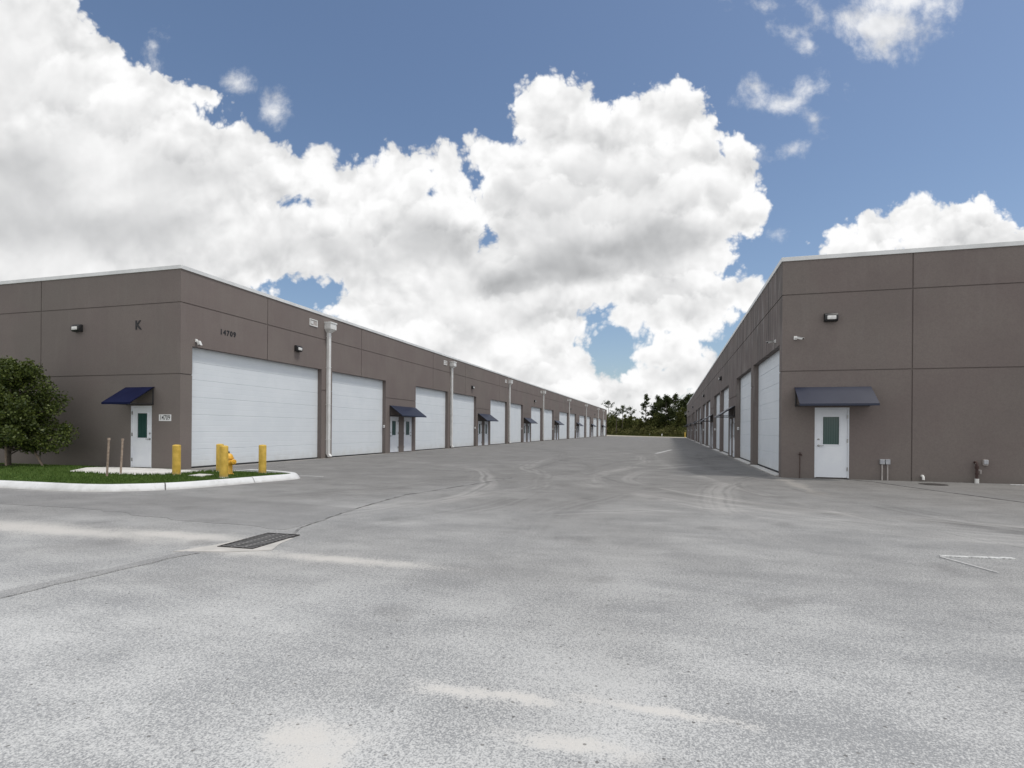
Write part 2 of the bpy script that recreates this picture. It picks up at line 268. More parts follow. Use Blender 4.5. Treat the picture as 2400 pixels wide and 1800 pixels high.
def asphalt(h, b, patch=False):
    p = wpos(h); x, y, z = h.xyz(p); p2 = h.comb(x, y, 0.); h.dim = '2D'
    big = h.noise(p2, .16, 5, .6); mid = h.noise(p2, .8, 7, .66)
    n1 = h.noise(p2, 90, 2, .6); n3 = h.noise(p2, 36, 4, .7)
    gr_ = h.m('ADD', h.m('MULTIPLY', n1, .55), h.m('MULTIPLY', n3, .45))        # chippings and the pits between them
    # sand lying in the pits: broad worn areas, drifts, and the heavier deposits
    dn = h.noise(h.v('MULTIPLY', p2, (.7, 1.6, 0)), 1.0, 8, .68)
    acc = None
    sn = h.v('MULTIPLY_ADD', h.v('SUBTRACT', h.noise(p2, 2.4, 7, .65, color=True), (.5, .5, .5)), (.8, .30, 0), p2)
    for (cx, cy, rx, ry) in SAND:
        q = h.v('LENGTH', h.v('MULTIPLY_ADD', sn, (1/rx, 1/ry, 0), (-cx/rx, -cy/ry, 0)))
        k = h.step(q, 2.0, .1)
        acc = k if acc is None else h.m('MAXIMUM', acc, k)
    fill = h.m('ADD', h.m('MULTIPLY', h.m('SUBTRACT', mid, .5), .25), h.m('MULTIPLY', h.m('SUBTRACT', dn, .5), .27))
    fill = h.m('ADD', h.m('MULTIPLY_ADD', h.m('SUBTRACT', big, .5), .12, fill), h.m('MULTIPLY', h.m('MULTIPLY', acc, acc), .15))
    L = h.step(h.m('ADD', gr_, fill), .38, .64)
    nearf = h.step(h.m('ADD', y, h.m('MULTIPLY', h.m('SUBTRACT', big, .5), 4.)), 2.2, 6.5)  # brightness falloff with distance painted into the colour: pale near, dark far
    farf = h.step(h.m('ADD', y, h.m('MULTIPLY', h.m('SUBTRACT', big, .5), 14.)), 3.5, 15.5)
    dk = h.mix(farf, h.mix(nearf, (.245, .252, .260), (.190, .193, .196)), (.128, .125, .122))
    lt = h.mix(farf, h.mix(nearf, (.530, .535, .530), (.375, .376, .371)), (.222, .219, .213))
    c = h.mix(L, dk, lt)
    sandc = h.mix(h.m('MULTIPLY', h.m('MULTIPLY', acc, L), .6), c, (.56, .535, .50))
    c = sandc
    c = h.mix(h.m('MULTIPLY', h.step(h.noise(p2, 150, 1, .5), .66, .74), .5), c, (.66, .65, .63))
    if not patch:
        w = h.m('MULTIPLY', h.m('SUBTRACT', h.noise(p2, .22, 2, .4), .5), .9)
        arcy = h.step(y, 6.0, 10.0)
        br_ = h.step(h.noise(p2, .5, 4, .6), .34, .56)
        for (cx, cy, r, wd, s_) in ARCS:
            q = h.m('ADD', h.v('LENGTH', h.v('SUBTRACT', p2, (cx, cy, 0))), w)
            e = h.m('ABSOLUTE', h.m('SUBTRACT', q, r))
            fib = h.step(h.noise(h.comb(h.m('MULTIPLY', q, 7.), h.m('MULTIPLY', x, .25), 0.), 1., 4, .65), .40, .62)
            k = h.m('MULTIPLY', h.m('MULTIPLY', h.step(e, wd*1.3, wd*.2), br_), h.m('MULTIPLY', fib, arcy))
            c = h.mix(h.m('MULTIPLY', k, abs(s_)*.52), c, (.075, .073, .072) if s_ < 0 else (.44, .43, .415))
    pb = h.vor(p2, 3.2, 0); pc = h.step(pb, .034, .022)
    c = h.mix(h.m('MULTIPLY', pc, .6), c, (.05, .045, .04))
    gw = h.m('MINIMUM', h.m('ABSOLUTE', h.m('SUBTRACT', x, -16.0)), h.m('ABSOLUTE', h.m('SUBTRACT', x, 3.35)))
    gw = h.m('MULTIPLY', h.step(h.m('ADD', gw, h.m('MULTIPLY', h.m('SUBTRACT', mid, .5), .9)), .32, .02), h.step(y, 13.5, 15.5))
    c = h.mix(h.m('MULTIPLY', gw, .5), c, (.33, .315, .29))
    st = h.step(h.vor(h.v('ADD', p2, h.v('SCALE', h.noise(p2, 1.5, 3, .6, color=True), scale=.8)), .42, 0), .13, .03)
    c = h.mix(h.m('MULTIPLY', st, .22), c, (.07, .068, .068))
    if patch: c = h.mix(.32, c, (.15, .147, .148))
    h.l.new(c, b.inputs['Base Color'])
    bump(h, b, h.m('ADD', n1, h.m('MULTIPLY', n3, .5)), .4, .006)
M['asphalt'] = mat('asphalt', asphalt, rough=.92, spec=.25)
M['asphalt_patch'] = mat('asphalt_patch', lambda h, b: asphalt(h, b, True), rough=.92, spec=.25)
M['seam'] = mat('asphalt_joint', varied((.05, .05, .05), (.17, .17, .17), 6), rough=.95, spec=.2)
M['crack'] = mat('asphalt_crack', varied((.10, .10, .10), (.24, .24, .24), 3, contrast=(.4, .55)), rough=.95, spec=.2)
M['soil'] = mat('sandy_soil', varied((.34, .31, .25), (.42, .39, .32), .6, bstr=.3, bscale=8), rough=1)
def grassm(h, b):
    p = wpos(h)
    c = h.mix(h.step(h.noise(p, .9, 5, .6), .35, .65), (.045, .085, .018), (.075, .115, .026))
    c = h.mix(h.m('MULTIPLY', h.step(h.noise(p, 30, 4, .6), .4, .65), .6), c, (.030, .055, .012))
    h.l.new(c, b.inputs['Base Color']); bump(h, b, h.noise(p, 60, 4, .7), .8, .03)
M['turf'] = mat('turf', grassm, rough=.95, spec=.1)
def leafm(c1, c2, trans=.25):
    def fn(h, b):
        rnd = h.new('ShaderNodeNewGeometry').outputs['Random Per Island']
        h.l.new(h.mix(rnd, c1, c2), b.inputs['Base Color'])
        tr = h.new('ShaderNodeBsdfTranslucent'); h.l.new(h.mix(rnd, c1, c2), tr.inputs[0])
        mixs = h.new('ShaderNodeMixShader'); mixs.inputs[0].default_value = trans
        h.l.new(b.outputs[0], mixs.inputs[1]); h.l.new(tr.outputs[0], mixs.inputs[2])
        h.l.new(mixs.outputs[0], h.n['Material Output'].inputs[0])
    return fn
M['blade'] = mat('grass_blade', leafm((.055, .11, .02), (.11, .17, .04)), rough=.7, spec=.2)
M['leaf'] = mat('oak_leaf', leafm((.022, .040, .009), (.115, .145, .030)), rough=.5, spec=.35)
M['needle'] = mat('pine_needles', leafm((.028, .042, .014), (.060, .075, .024)), rough=.7, spec=.2)
M['bush'] = mat('brush_leaves', leafm((.045, .060, .016), (.12, .125, .040)), rough=.8, spec=.15)
M['brush'] = mat('brush_olive', leafm((.075, .088, .026), (.19, .18, .075), .3), rough=.85, spec=.15)
M['bark'] = mat('bark', varied((.075, .062, .052), (.14, .12, .10), 9, bstr=.6, bscale=25), rough=.95)
M['stake'] = mat('weathered_wood', varied((.26, .20, .16), (.38, .30, .24), 14, bstr=.3, bscale=40), rough=.9)
M['mulch'] = mat('bare_soil', varied((.05, .045, .03), (.10, .085, .055), 12, bstr=.5, bscale=30), rough=1)

# ------------------------------------------------------------------ mesh helpers
def add_box(bm, x0, x1, y0, y1, z0, z1, bev=0):
    vs = [bm.verts.new((x, y, z)) for z in (z0, z1) for y in (y0, y1) for x in (x0, x1)]
    fs = [bm.faces.new([vs[i] for i in f]) for f in ((0, 2, 3, 1), (4, 5, 7, 6), (0, 1, 5, 4), (2, 6, 7, 3), (0, 4, 6, 2), (1, 3, 7, 5))]
    if bev:
        es = list({e for f in fs for e in f.edges})
        bmesh.ops.bevel(bm, geom=es, offset=bev, segments=2, affect='EDGES', profile=.5)
    return vs
def add_prism(bm, pts, z0, z1, xf=None):       # polygon (x,y) extruded z0..z1
    xf = xf or (lambda v: v)
    a = [bm.verts.new(xf(Vector((x, y, z0)))) for x, y in pts]; b = [bm.verts.new(xf(Vector((x, y, z1)))) for x, y in pts]
    bm.faces.new(a[::-1]); bm.faces.new(b)
    n_ = len(pts)
    for i in range(n_): bm.faces.new((a[i], a[(i+1) % n_], b[(i+1) % n_], b[i]))
def add_tube(bm, pts, rad, seg=12, cap=True):
    pts = [Vector(p) for p in pts]; rs = rad if isinstance(rad, (list, tuple)) else [rad]*len(pts); rings = []
    for i, p in enumerate(pts):
        t = (pts[min(i+1, len(pts)-1)] - pts[max(i-1, 0)]).normalized()
        u = t.orthogonal().normalized() if i == 0 else (u - t*u.dot(t)).normalized()
        w = t.cross(u)
        rings.append([bm.verts.new(p + (u*math.cos(a) + w*math.sin(a))*rs[i]) for a in [2*math.pi*k/seg for k in range(seg)]])
    for r0, r1 in zip(rings, rings[1:]):
        for k in range(seg): bm.faces.new((r0[k], r0[(k+1) % seg], r1[(k+1) % seg], r1[k]))
    if cap: bm.faces.new(rings[0][::-1]); bm.faces.new(rings[-1])
def add_lathe(bm, prof, c, axis='Z', seg=24):   # prof: list of (r, h)
    rings = []
    for r, hh in prof:
        ring = []
        for k in range(seg):
            a = 2*math.pi*k/seg; q = (r*math.cos(a), r*math.sin(a), hh)
            if axis == 'X': q = (q[2], q[0], q[1])
            elif axis == 'Y': q = (q[0], q[2], q[1])
            ring.append(bm.verts.new((c[0]+q[0], c[1]+q[1], c[2]+q[2])))
        rings.append(ring)
    for r0, r1 in zip(rings, rings[1:]):
        for k in range(seg): bm.faces.new((r0[k], r0[(k+1) % seg], r1[(k+1) % seg], r1[k]))
    bm.faces.new(rings[0][::-1]); bm.faces.new(rings[-1])
def obj(name, bm, m, parent=None, smooth=None, base=None):
    bmesh.ops.recalc_face_normals(bm, faces=bm.faces)
    if base is not None: bmesh.ops.translate(bm, verts=bm.verts, vec=-Vector(base))
    me = bpy.data.meshes.new(name); bm.to_mesh(me); bm.free()
    me.materials.append(M[m])
    if smooth is not None:
        me.shade_smooth()
        try: me.set_sharp_from_angle(angle=R(smooth))
        except Exception: pass
    o = bpy.data.objects.new(name, me); COL.objects.link(o)
    if base is not None: o.location = base
    if parent: o.parent = parent
    return o
def tag(o, label=None, cat=None, group=None, kind=None):
    if label: o['label'] = label
    if cat: o['category'] = cat
    if group: o['group'] = group
    if kind: o['kind'] = kind
    return o
def thing(name, label, cat, loc=(0, 0, 0), rz=0, group=None):
    o = bpy.data.objects.new(name, None); COL.objects.link(o); o.empty_display_size = .2
    o.location = loc; o.rotation_euler = (0, 0, rz)
    return tag(o, label, cat, group)
def dup(root, loc, rz=None, label=None):
    r = root.copy(); COL.objects.link(r); r.location = loc
    if rz is not None: r.rotation_euler = (0, 0, rz)
    if label: r['label'] = label
    for ch in list(root.children):
        c = ch.copy(); COL.objects.link(c); c.parent = r
        for g_ in ch.children:
            d = g_.copy(); COL.objects.link(d); d.parent = c
    return r
def B(): return bmesh.new()
ORD = ['nearest', 'second', 'third', 'fourth', 'fifth', 'sixth', 'seventh', 'eighth', 'ninth', 'tenth', 'eleventh', 'twelfth', 'thirteenth', 'fourteenth', 'fifteenth']

# walls are built in a local frame: u along the wall, d outwards (towards the viewer's side), z up
def frame_long(x, sgn): return lambda u, d, z: Vector((x + sgn*d, u, z))        # sgn +1: faces +X
def frame_front(y): return lambda u, d, z: Vector((u, y - d, z))                 # faces -Y
def fbox(bm, F, u0, u1, d0, d1, z0, z1, bev=0):
    vs = add_box(bm, u0, u1, d0, d1, z0, z1)
    fs = {f for v in vs for f in v.link_faces}
    if bev: bmesh.ops.bevel(bm, geom=list({e for f in fs for e in f.edges}), offset=bev, segments=2, affect='EDGES', profile=.5)
def place(bm, F):
    for v in bm.verts: v.co = F(*v.co)
def relief(F, u0, u1, z0, z1, rects, vj, hj, jw=.034, jd=.026):
    """stucco face: rects (u0,u1,z0,z1,depth) recessed openings, joints cut as real grooves"""
    us = {u0, u1}; zs = {z0, z1}
    for a, b_, c, d, e in rects: us |= {a, b_}; zs |= {c, d}
    for (u, za, zb) in vj: us |= {u-jw/2, u+jw/2}; zs |= {za, zb}
    for z in hj: zs |= {z-jw/2, z+jw/2}
    us = sorted(q for q in us if u0-1e-6 <= q <= u1+1e-6); zs = sorted(q for q in zs if z0-1e-6 <= q <= z1+1e-6)
    us = [q for i, q in enumerate(us) if i == 0 or q-us[i-1] > 1e-5]; zs = [q for i, q in enumerate(zs) if i == 0 or q-zs[i-1] > 1e-5]
    bm = bmesh.new(); nu, nz = len(us)-1, len(zs)-1
    dep = [[0.]*nz for _ in range(nu)]
    for i in range(nu):
        uc = (us[i]+us[i+1])/2
        for j in range(nz):
            zc = (zs[j]+zs[j+1])/2; d = 0.
            if any(abs(zc-z) < jw/2 for z in hj) or any(abs(uc-u) < jw/2 and za < zc < zb for u, za, zb in vj): d = jd
            for a, b_, c, dd, e in rects:
                if a < uc < b_ and c < zc < dd: d = e
            dep[i][j] = d
    vc = {}
    def V(i, j, d):
        k = (i, j, round(d, 4))
        if k not in vc: vc[k] = bm.verts.new(F(us[i], -d, zs[j]))
        return vc[k]
    for i in range(nu):
        for j in range(nz):
            d = dep[i][j]; bm.faces.new((V(i, j, d), V(i+1, j, d), V(i+1, j+1, d), V(i, j+1, d)))
            if i+1 < nu and abs(dep[i+1][j]-d) > 1e-5:
                e = dep[i+1][j]; bm.faces.new((V(i+1, j, d), V(i+1, j, e), V(i+1, j+1, e), V(i+1, j+1, d)))
            if j+1 < nz and abs(dep[i][j+1]-d) > 1e-5:
                e = dep[i][j+1]; bm.faces.new((V(i, j+1, d), V(i, j+1, e), V(i+1, j+1, e), V(i+1, j+1, d)))
    return bm

DH = 4.28
def garage_door(parent, F, u0, u1, z0=.0, sill=False, lock=False):
    d0 = -.235
    bm = B(); n_ = 7; seg = (DH+.1-z0-.05)/n_; prof = []
    for k in range(n_):
        a = z0+.05+k*seg
        prof += [(a, -.224), (a+.010, -.212), (a+seg*.33, -.212), (a+seg*.33+.012, -.2155), (a+seg*.33+.024, -.212), (a+seg*.66, -.212), (a+seg*.66+.012, -.2155), (a+seg*.66+.024, -.212), (a+seg-.010, -.212)]
    prof.append((z0+.05+n_*seg, -.224))
    L = [bm.verts.new((u0-.03, d, z)) for z, d in prof]; Rr = [bm.verts.new((u1+.03, d, z)) for z, d in prof]
    for i in range(len(prof)-1): bm.faces.new((L[i], Rr[i], Rr[i+1], L[i+1]))
    # back skin so the door has thickness
    b0 = [bm.verts.new((u, -.245, z)) for u, z in ((u0-.03, prof[0][0]), (u1+.03, prof[0][0]), (u1+.03, prof[-1][0]), (u0-.03, prof[-1][0]))]
    bm.faces.new(b0)
    place(bm, F); dr = obj('garage_door', bm, 'rollup', parent)
    bm = B(); fbox(bm, F, u0, u1, -.235, -.19, z0+.002, z0+.055); place(bm, F); obj('bottom_seal', bm, 'rubber', dr)
    if lock:
        bm = B(); s_ = u0+.12
        fbox(bm, F, s_, s_+.34, -.21, -.19, 1.04, 1.075); fbox(bm, F, s_+.14, s_+.20, -.199, -.155, 1.02, 1.09); place(bm, F); obj('handle', bm, 'black', dr)
    if sill:
        bm = B(); fbox(bm, F, u0+.01, u1-.01, -.19, .10, .0, .035, .008); place(bm, F); obj('sill', bm, 'concrete', dr)
    return dr
def man_door(parent, F, u0, u1, z1=2.19, hinge='R', z0=.03, dd=-.05):
    w = u1-u0; fr = .045*min(1, w/1.0)
    bm = B()
    fbox(bm, F, u0, u0+fr, dd-.04, dd+.035, z0, z1); fbox(bm, F, u1-fr, u1, dd-.04, dd+.035, z0, z1); fbox(bm, F, u0+fr, u1-fr, dd-.04, dd+.035, z1-fr, z1)
    place(bm, F)
    a, b_ = u0+fr+.004, u1-fr-.004
    wa = a + (b_-a)*(.22 if hinge == 'R' else .26); wb = b_ - (b_-a)*(.26 if hinge == 'R' else .22); za, zb = z0+1.04, z0+1.90
    q = B(); d1 = dd+.012
    fbox(q, F, a, wa, dd-.03, d1, z0+.012, z1-fr-.004); fbox(q, F, wb, b_, dd-.03, d1, z0+.012, z1-fr-.004)
    fbox(q, F, wa, wb, dd-.03, d1, z0+.012, za); fbox(q, F, wa, wb, dd-.03, d1, zb, z1-fr-.004)
    t = .03
    for (p0, p1, p2, p3) in ((wa-t, wa, za-t, zb+t), (wb, wb+t, za-t, zb+t), (wa, wb, za-t, za), (wa, wb, zb, zb+t)): fbox(q, F, p0, p1, d1, d1+.012, p2, p3)
    place(q, F); dr = obj('door', q, 'door', parent)
    fo = obj('door_frame', bm, 'door', dr)
    q = B(); fbox(q, F, wa, wb, dd-.02, dd-.004, za, zb); place(q, F); obj('window_pane', q, 'pane', dr)
    hs = b_-.07 if hinge == 'L' else a+.07; sg = -1 if hinge == 'L' else 1
    q = B(); add_lathe(q, [(.034, 0), (.034, .012), (.014, .016), (.014, .055)], (hs, d1, z0+1.0), 'Y', 16)
    fbox(q, F, min(hs-sg*.015, hs+sg*.13), max(hs-sg*.015, hs+sg*.13), d1+.045, d1+.065, z0+.99, z0+1.012); place(q, F); obj('handle', q, 'steel', dr, 40)
    q = B(); add_lathe(q, [(.032, 0), (.030, .016), (.018, .02)], (hs, d1, z0+1.2), 'Y', 16); place(q, F); obj('deadbolt', q, 'steel', dr, 40)
    hu = a if hinge == 'L' else b_
    for z in (.22, 1.1, 1.85):
        q = B(); fbox(q, F, hu-.014, hu+.014, d1, dd+.045, z0+z, z0+z+.115); place(q, F); obj('hinge', q, 'steel', dr)
    return dr
def awning(parent, F, u0, u1, zt=2.85, zb=2.24, pr=.85, m='slate'):
    t = .02; bm = B()
    # bent sheet: short flat at the wall, slope, turned-down front lip
    prof = [(.0, zt), (.06, zt-.004), (pr, zb+.03), (pr+.004, zb-.035)]
    inner = [(.0, zt-t), (.055, zt-t-.004), (pr-t, zb+.02), (pr-t+.004, zb-.035)]
    ring = prof + inner[::-1]
    a = [bm.verts.new((u0, d, z)) for d, z in ring]; b_ = [bm.verts.new((u1, d, z)) for d, z in ring]
    k = len(ring)
    for i in range(k): bm.faces.new((a[i], a[(i+1) % k], b_[(i+1) % k], b_[i]))
    for i in range(3):
        bm.faces.new((a[i], a[i+1], a[k-2-i], a[k-1-i])); bm.faces.new((b_[i], b_[i+1], b_[k-2-i], b_[k-1-i]))
    place(bm, F); aw = obj('awning', bm, m, parent)
    bm = B(); r_ = .02
    for u in (u0+.04, u1-.04):
        add_tube(bm, [(u, .03, zb-.03), (u, .03, zt-.04)], r_, 8); add_tube(bm, [(u, .03, zb), (u, pr-.04, zb)], r_, 8); add_tube(bm, [(u, .05, zt-.05), (u, pr-.05, zb+.02)], r_, 8)
    add_tube(bm, [(u0+.04, pr-.05, zb), (u1-.04, pr-.05, zb)], r_, 8); add_tube(bm, [(u0+.04, .03, zb), (u1-.04, .03, zb)], r_, 8)
    place(bm, F); obj('awning_frame', bm, 'black', aw, 40)
    return aw

# ------------------------------------------------------------------ ground
def skirt(bm, z=.0006):
    """drop the rim of a thin overlay to the ground so that no gap shows under its edge"""
    es = [e for e in bm.edges if len(e.link_faces) == 1]
    m_ = {}
    for e in es:
        for v in e.verts:
            if v not in m_: m_[v] = bm.verts.new((v.co.x, v.co.y, z))
    for e in es:
        a, b_ = e.verts; bm.faces.new((a, b_, m_[b_], m_[a]))
def sheet(name, pts, z, m, label=None, cat=None, sub=0):
    bm = B(); bm.faces.new([bm.verts.new((x, y, z)) for x, y in pts])
    if z > 0: skirt(bm)
    o = obj(name, bm, m)
    return tag(o, label, cat, kind='structure')
sheet('ground', [(-1500, -400), (1500, -400), (1500, 2500), (-1500, 2500)], -.02, 'soil', 'sandy ground spreading beyond the paved yard', 'ground')
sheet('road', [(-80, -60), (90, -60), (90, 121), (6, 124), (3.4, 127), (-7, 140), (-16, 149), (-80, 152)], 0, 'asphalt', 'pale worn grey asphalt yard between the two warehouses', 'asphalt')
PZ = .004
def ragged(pts, amp=.02, n_=10, seed=1):
    rr = random.Random(seed); out = []
    for i, (x, y) in enumerate(pts):
        x2, y2 = pts[(i+1) % len(pts)]
        L_ = math.hypot(x2-x, y2-y); dx, dy = (y2-y)/L_, -(x2-x)/L_
        m_ = max(1, min(n_, int(L_/.25)))
        for k in range(m_):
            t = k/m_; a = rr.uniform(-amp, amp) if k else 0
            out.append((x+(x2-x)*t+dx*a, y+(y2-y)*t+dy*a))
    return out
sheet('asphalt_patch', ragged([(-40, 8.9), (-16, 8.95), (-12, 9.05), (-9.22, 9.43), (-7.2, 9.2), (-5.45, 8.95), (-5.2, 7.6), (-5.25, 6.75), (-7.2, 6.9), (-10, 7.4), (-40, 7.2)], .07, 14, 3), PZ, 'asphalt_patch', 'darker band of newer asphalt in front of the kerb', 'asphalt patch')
def strip(name, line, w, z, m, label, cat, seed=1, amp=.012):
    rr = random.Random(seed); pts = []
    for (x0, y0), (x1, y1) in zip(line, line[1:]):
        k = max(2, int(math.hypot(x1-x0, y1-y0)/.18)); pts += [(x0+(x1-x0)*i/k, y0+(y1-y0)*i/k) for i in range(k)]
    pts.append(line[-1]); bm = B(); A_, B_ = [], []
    for i, (x, y) in enumerate(pts):
        a, b_ = pts[max(i-1, 0)], pts[min(i+1, len(pts)-1)]; L_ = math.hypot(b_[0]-a[0], b_[1]-a[1]); nx, ny = -(b_[1]-a[1])/L_, (b_[0]-a[0])/L_
        wv = w/2*rr.uniform(.6, 1.25); o_ = rr.uniform(-amp, amp)
        A_.append(bm.verts.new((x+nx*(wv+o_), y+ny*(wv+o_), z))); B_.append(bm.verts.new((x-nx*(wv-o_), y-ny*(wv-o_), z)))
    for i in range(len(pts)-1): bm.faces.new((A_[i], A_[i+1], B_[i+1], B_[i]))
    skirt(bm)
    return tag(obj(name, bm, m), label, cat, kind='structure')
strip('asphalt_joint', [(-4.95, 6.55), (-5.15, 6.95), (-5.3, 7.8), (-5.45, 8.95), (-5.58, 11.1), (-4.9, 14.2), (-4.57, 16.1)], .03, PZ*2, 'crack', 'dark crack line running from the drain grate towards the back of the yard', 'asphalt joint', 5)
strip('asphalt_joint', [(-5.32, 5.2), (-5.42, 4.3), (-5.5, 3.4), (-5.6, 2.2)], .20, PZ*2, 'asphalt_patch', 'dark patched trench line running from the drain grate to the left edge', 'asphalt joint', 6)
strip('asphalt_joint', [(5.2, 19.3), (5.75, 18.6), (6.4, 16.4), (7.18, 14.2), (8.5, 10.4)], .03, PZ*2, 'seam', 'dark crack line beside the right warehouse', 'asphalt joint', 7)
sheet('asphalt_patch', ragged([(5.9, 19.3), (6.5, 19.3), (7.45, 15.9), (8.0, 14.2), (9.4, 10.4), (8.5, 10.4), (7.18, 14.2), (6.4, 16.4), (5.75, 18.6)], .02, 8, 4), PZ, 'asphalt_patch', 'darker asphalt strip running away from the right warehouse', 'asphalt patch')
def marking(pts, label, m='paint', seed=1):
    sheet('road_marking', ragged(pts, .012, 12, seed), PZ*3, m, label, 'road marking')
marking([(3.06, 7.635), (3.07, 7.70), (3.83, 7.82), (3.85, 7.75)], 'short white painted line across the asphalt at right', 'paint', 2)
marking([(3.03, 7.60), (3.06, 7.62), (3.30, 6.92), (3.275, 6.91)], 'faded white line running off the end of the short painted line', 'faint', 3)
marking([(9.3, 18.95), (9.3, 19.1), (13.5, 19.1), (13.5, 18.95)], 'white painted line at the far right by the wall', 'paint', 4)
marking([(-.95, 36.3), (-.75, 36.3), (.25, 44.6), (.05, 44.6)], 'faint pale paint stroke far up the yard', 'faint', 5)
marking([(-11.2, 14.38), (-11.2, 14.47), (-9.95, 14.5), (-9.95, 14.41)], 'faint pale paint line leading off the tip of the kerb', 'faint', 6)

# drain grate with concrete apron
GC = Vector((-5.03, 5.98)); ga = math.atan2(.87, -.03)
def gxf(v): return Vector((GC.x + v.x*math.cos(ga) - v.y*math.sin(ga), GC.y + v.x*math.sin(ga) + v.y*math.cos(ga), v.z))
gr = thing('drain_grate', 'rectangular cast iron storm drain grate set in the asphalt', 'drain grate')
bm = B(); Lg, Wg = .92, .50
def gbox(bm, a, b_, c, d, z0, z1):
    vs = add_box(bm, a, b_, c, d, z0, z1)
    for v in vs: v.co = gxf(v.co)
e_ = .02
gbox(bm, -Lg/2, Lg/2, -Wg/2, -Wg/2+e_, -.03, .014); gbox(bm, -Lg/2, Lg/2, Wg/2-e_, Wg/2, -.03, .014)
gbox(bm, -Lg/2, -Lg/2+e_, -Wg/2+e_, Wg/2-e_, -.03, .014); gbox(bm, Lg/2-e_, Lg/2, -Wg/2+e_, Wg/2-e_, -.03, .014)
obj('rim', bm, 'iron', gr)
bm = B()
for k in range(1, 13):
    a = -Lg/2 + k*Lg/13; gbox(bm, a-.013, a+.013, -Wg/2+e_, Wg/2-e_, -.02, .010)
for k in (-1, 1): gbox(bm, -Lg/2+e_, Lg/2-e_, k*.082-.009, k*.082+.009, -.018, .012)
obj('bars', bm, 'bars', gr)
bm = B(); gbox(bm, -Lg/2+.005, Lg/2-.005, -Wg/2+.005, Wg/2-.005, PZ*2, PZ*2+.0005)  # flat black plate between the bars, its colour standing for the shade below
obj('pit_shade', bm, 'hole_shade', gr)
bm = B(); bm.faces.new([bm.verts.new(Vector((x, y, PZ*1.5))) for x, y in ragged([(-5.55, 5.15), (-4.95, 5.32), (-4.52, 5.56), (-4.68, 5.9), (-4.75, 6.25), (-4.785, 6.25), (-4.785, 5.53), (-5.275, 5.53), (-5.29, 6.0), (-5.34, 6.0), (-5.40, 5.5)], .03, 6, 8)])
skirt(bm)
tag(obj('concrete_apron', bm, 'apron'), 'pale sand-covered concrete apron round the storm drain grate', 'concrete apron', kind='structure')
bm = B(); add_lathe(bm, [(.34, .0), (.34, .010), (.30, .012), (.29, .008), (.0001, .008)], (7.15, 18.3, .001), seg=28)
tag(obj('manhole_cover', bm, 'iron'), 'dark round manhole cover in the asphalt near the right wall', 'manhole cover')

# kerbed grass island
KO = [(-60, 9.1), (-22, 9.22), (-15.2, 9.32), (-12.7, 9.36), (-11.75, 9.75), (-11.1, 10.4), (-10.75, 11.4), (-10.5, 12.5), (-10.28, 13.3), (-10.34, 13.75), (-10.7, 14.1), (-11.3, 14.35), (-12.3, 14.62), (-13.1, 14.62), (-14.2, 14.6)]
def smooth_line(pts, n_=4):
    out = []
    for i in range(len(pts)-1):
        p0 = Vector(pts[max(i-1, 0)]); p1 = Vector(pts[i]); p2 = Vector(pts[i+1]); p3 = Vector(pts[min(i+2, len(pts)-1)])
        if (p2-p1).length > 3.5: out.append(p1); continue
        for k in range(n_):
            t = k/n_; out.append(.5*((2*p1) + (p2-p0)*t + (2*p0-5*p1+4*p2-p3)*t*t + (3*p1-p0-3*p2+p3)*t**3))
    out.append(Vector(pts[-1])); return out
KS = smooth_line(KO)
def zgrass(x, y): return .115*max(0., min(1., (15.12-y)/1.7)) + .004
def offs(line, d):
    out = []
    for i, p in enumerate(line):
        t = (line[min(i+1, len(line)-1)] - line[max(i-1, 0)]).normalized(); out.append(p + Vector((-t.y, t.x))*d)
    return out
bm = B(); secs = []
prof = [(-.09, 0.), (-.05, .05), (.0, .122), (.03, .143), (.16, .148), (.175, .138), (.175, -.01)]
offl = [offs(KS, d) for d, z in prof]
for i in range(len(KS)): secs.append([bm.verts.new((offl[k][i].x, offl[k][i].y, prof[k][1] * (1 if i < len(KS)-6 else max(.25, (len(KS)-1-i)/6)))) for k in range(len(prof))])
for a, b_ in zip(secs, secs[1:]):
    for k in range(len(prof)-1): bm.faces.new((a[k], b_[k], b_[k+1], a[k+1]))
bm.faces.new(secs[-1]); kerb = tag(obj('kerb', bm, 'kerb', smooth=50), 'white concrete kerb curving round the grass island', 'kerb', kind='structure')
bm = B()
for i, fx in ((0, (-17.6, 9.28)), (1, (-13.55, 9.34)), (2, (-11.25, 10.22)), (3, (-10.62, 12.15)), (4, (-15.6, 9.31))):
    best = min(range(1, len(KS)-1), key=lambda k: (KS[k]-Vector(fx)).length)
    if i in (0, 4, 1): t = Vector((1, .01)).normalized(); p = Vector(fx)
    else: t = (KS[best+1]-KS[best-1]).normalized(); p = KS[best]
    n_ = Vector((-t.y, t.x)); w_ = .013 if i == 2 else .007
    vv = [[bm.verts.new((p + n_*(d) + t*s_).to_3d() + Vector((0, 0, z))) for d, z in ((-.094, .0), (-.054, .053), (-.004, .125), (.028, .1465), (.16, .1515))] for s_ in (-w_, w_)]
    for k in range(4): bm.faces.new((vv[0][k], vv[1][k], vv[1][k+1], vv[0][k+1]))
tag(obj('kerb_joint', bm, 'seam', kerb), None, None)
inner = offs(KS, .17)
gp = [(p.x, p.y) for p in inner if p.x < -10] + [(-16.06, 14.62), (-16.06, 15.19), (-60, 15.19)]
import mathutils.geometry as mg
def inpoly(x, y, poly):
    r_ = False
    for i in range(len(poly)):
        x1, y1 = poly[i]; x2, y2 = poly[i-1]
        if (y1 > y) != (y2 > y) and x < (x2-x1)*(y-y1)/(y2-y1)+x1: r_ = not r_
    return r_
bm = B(); face = bm.faces.new([bm.verts.new((x, y, 0)) for x, y in gp]); bmesh.ops.triangulate(bm, faces=[face])
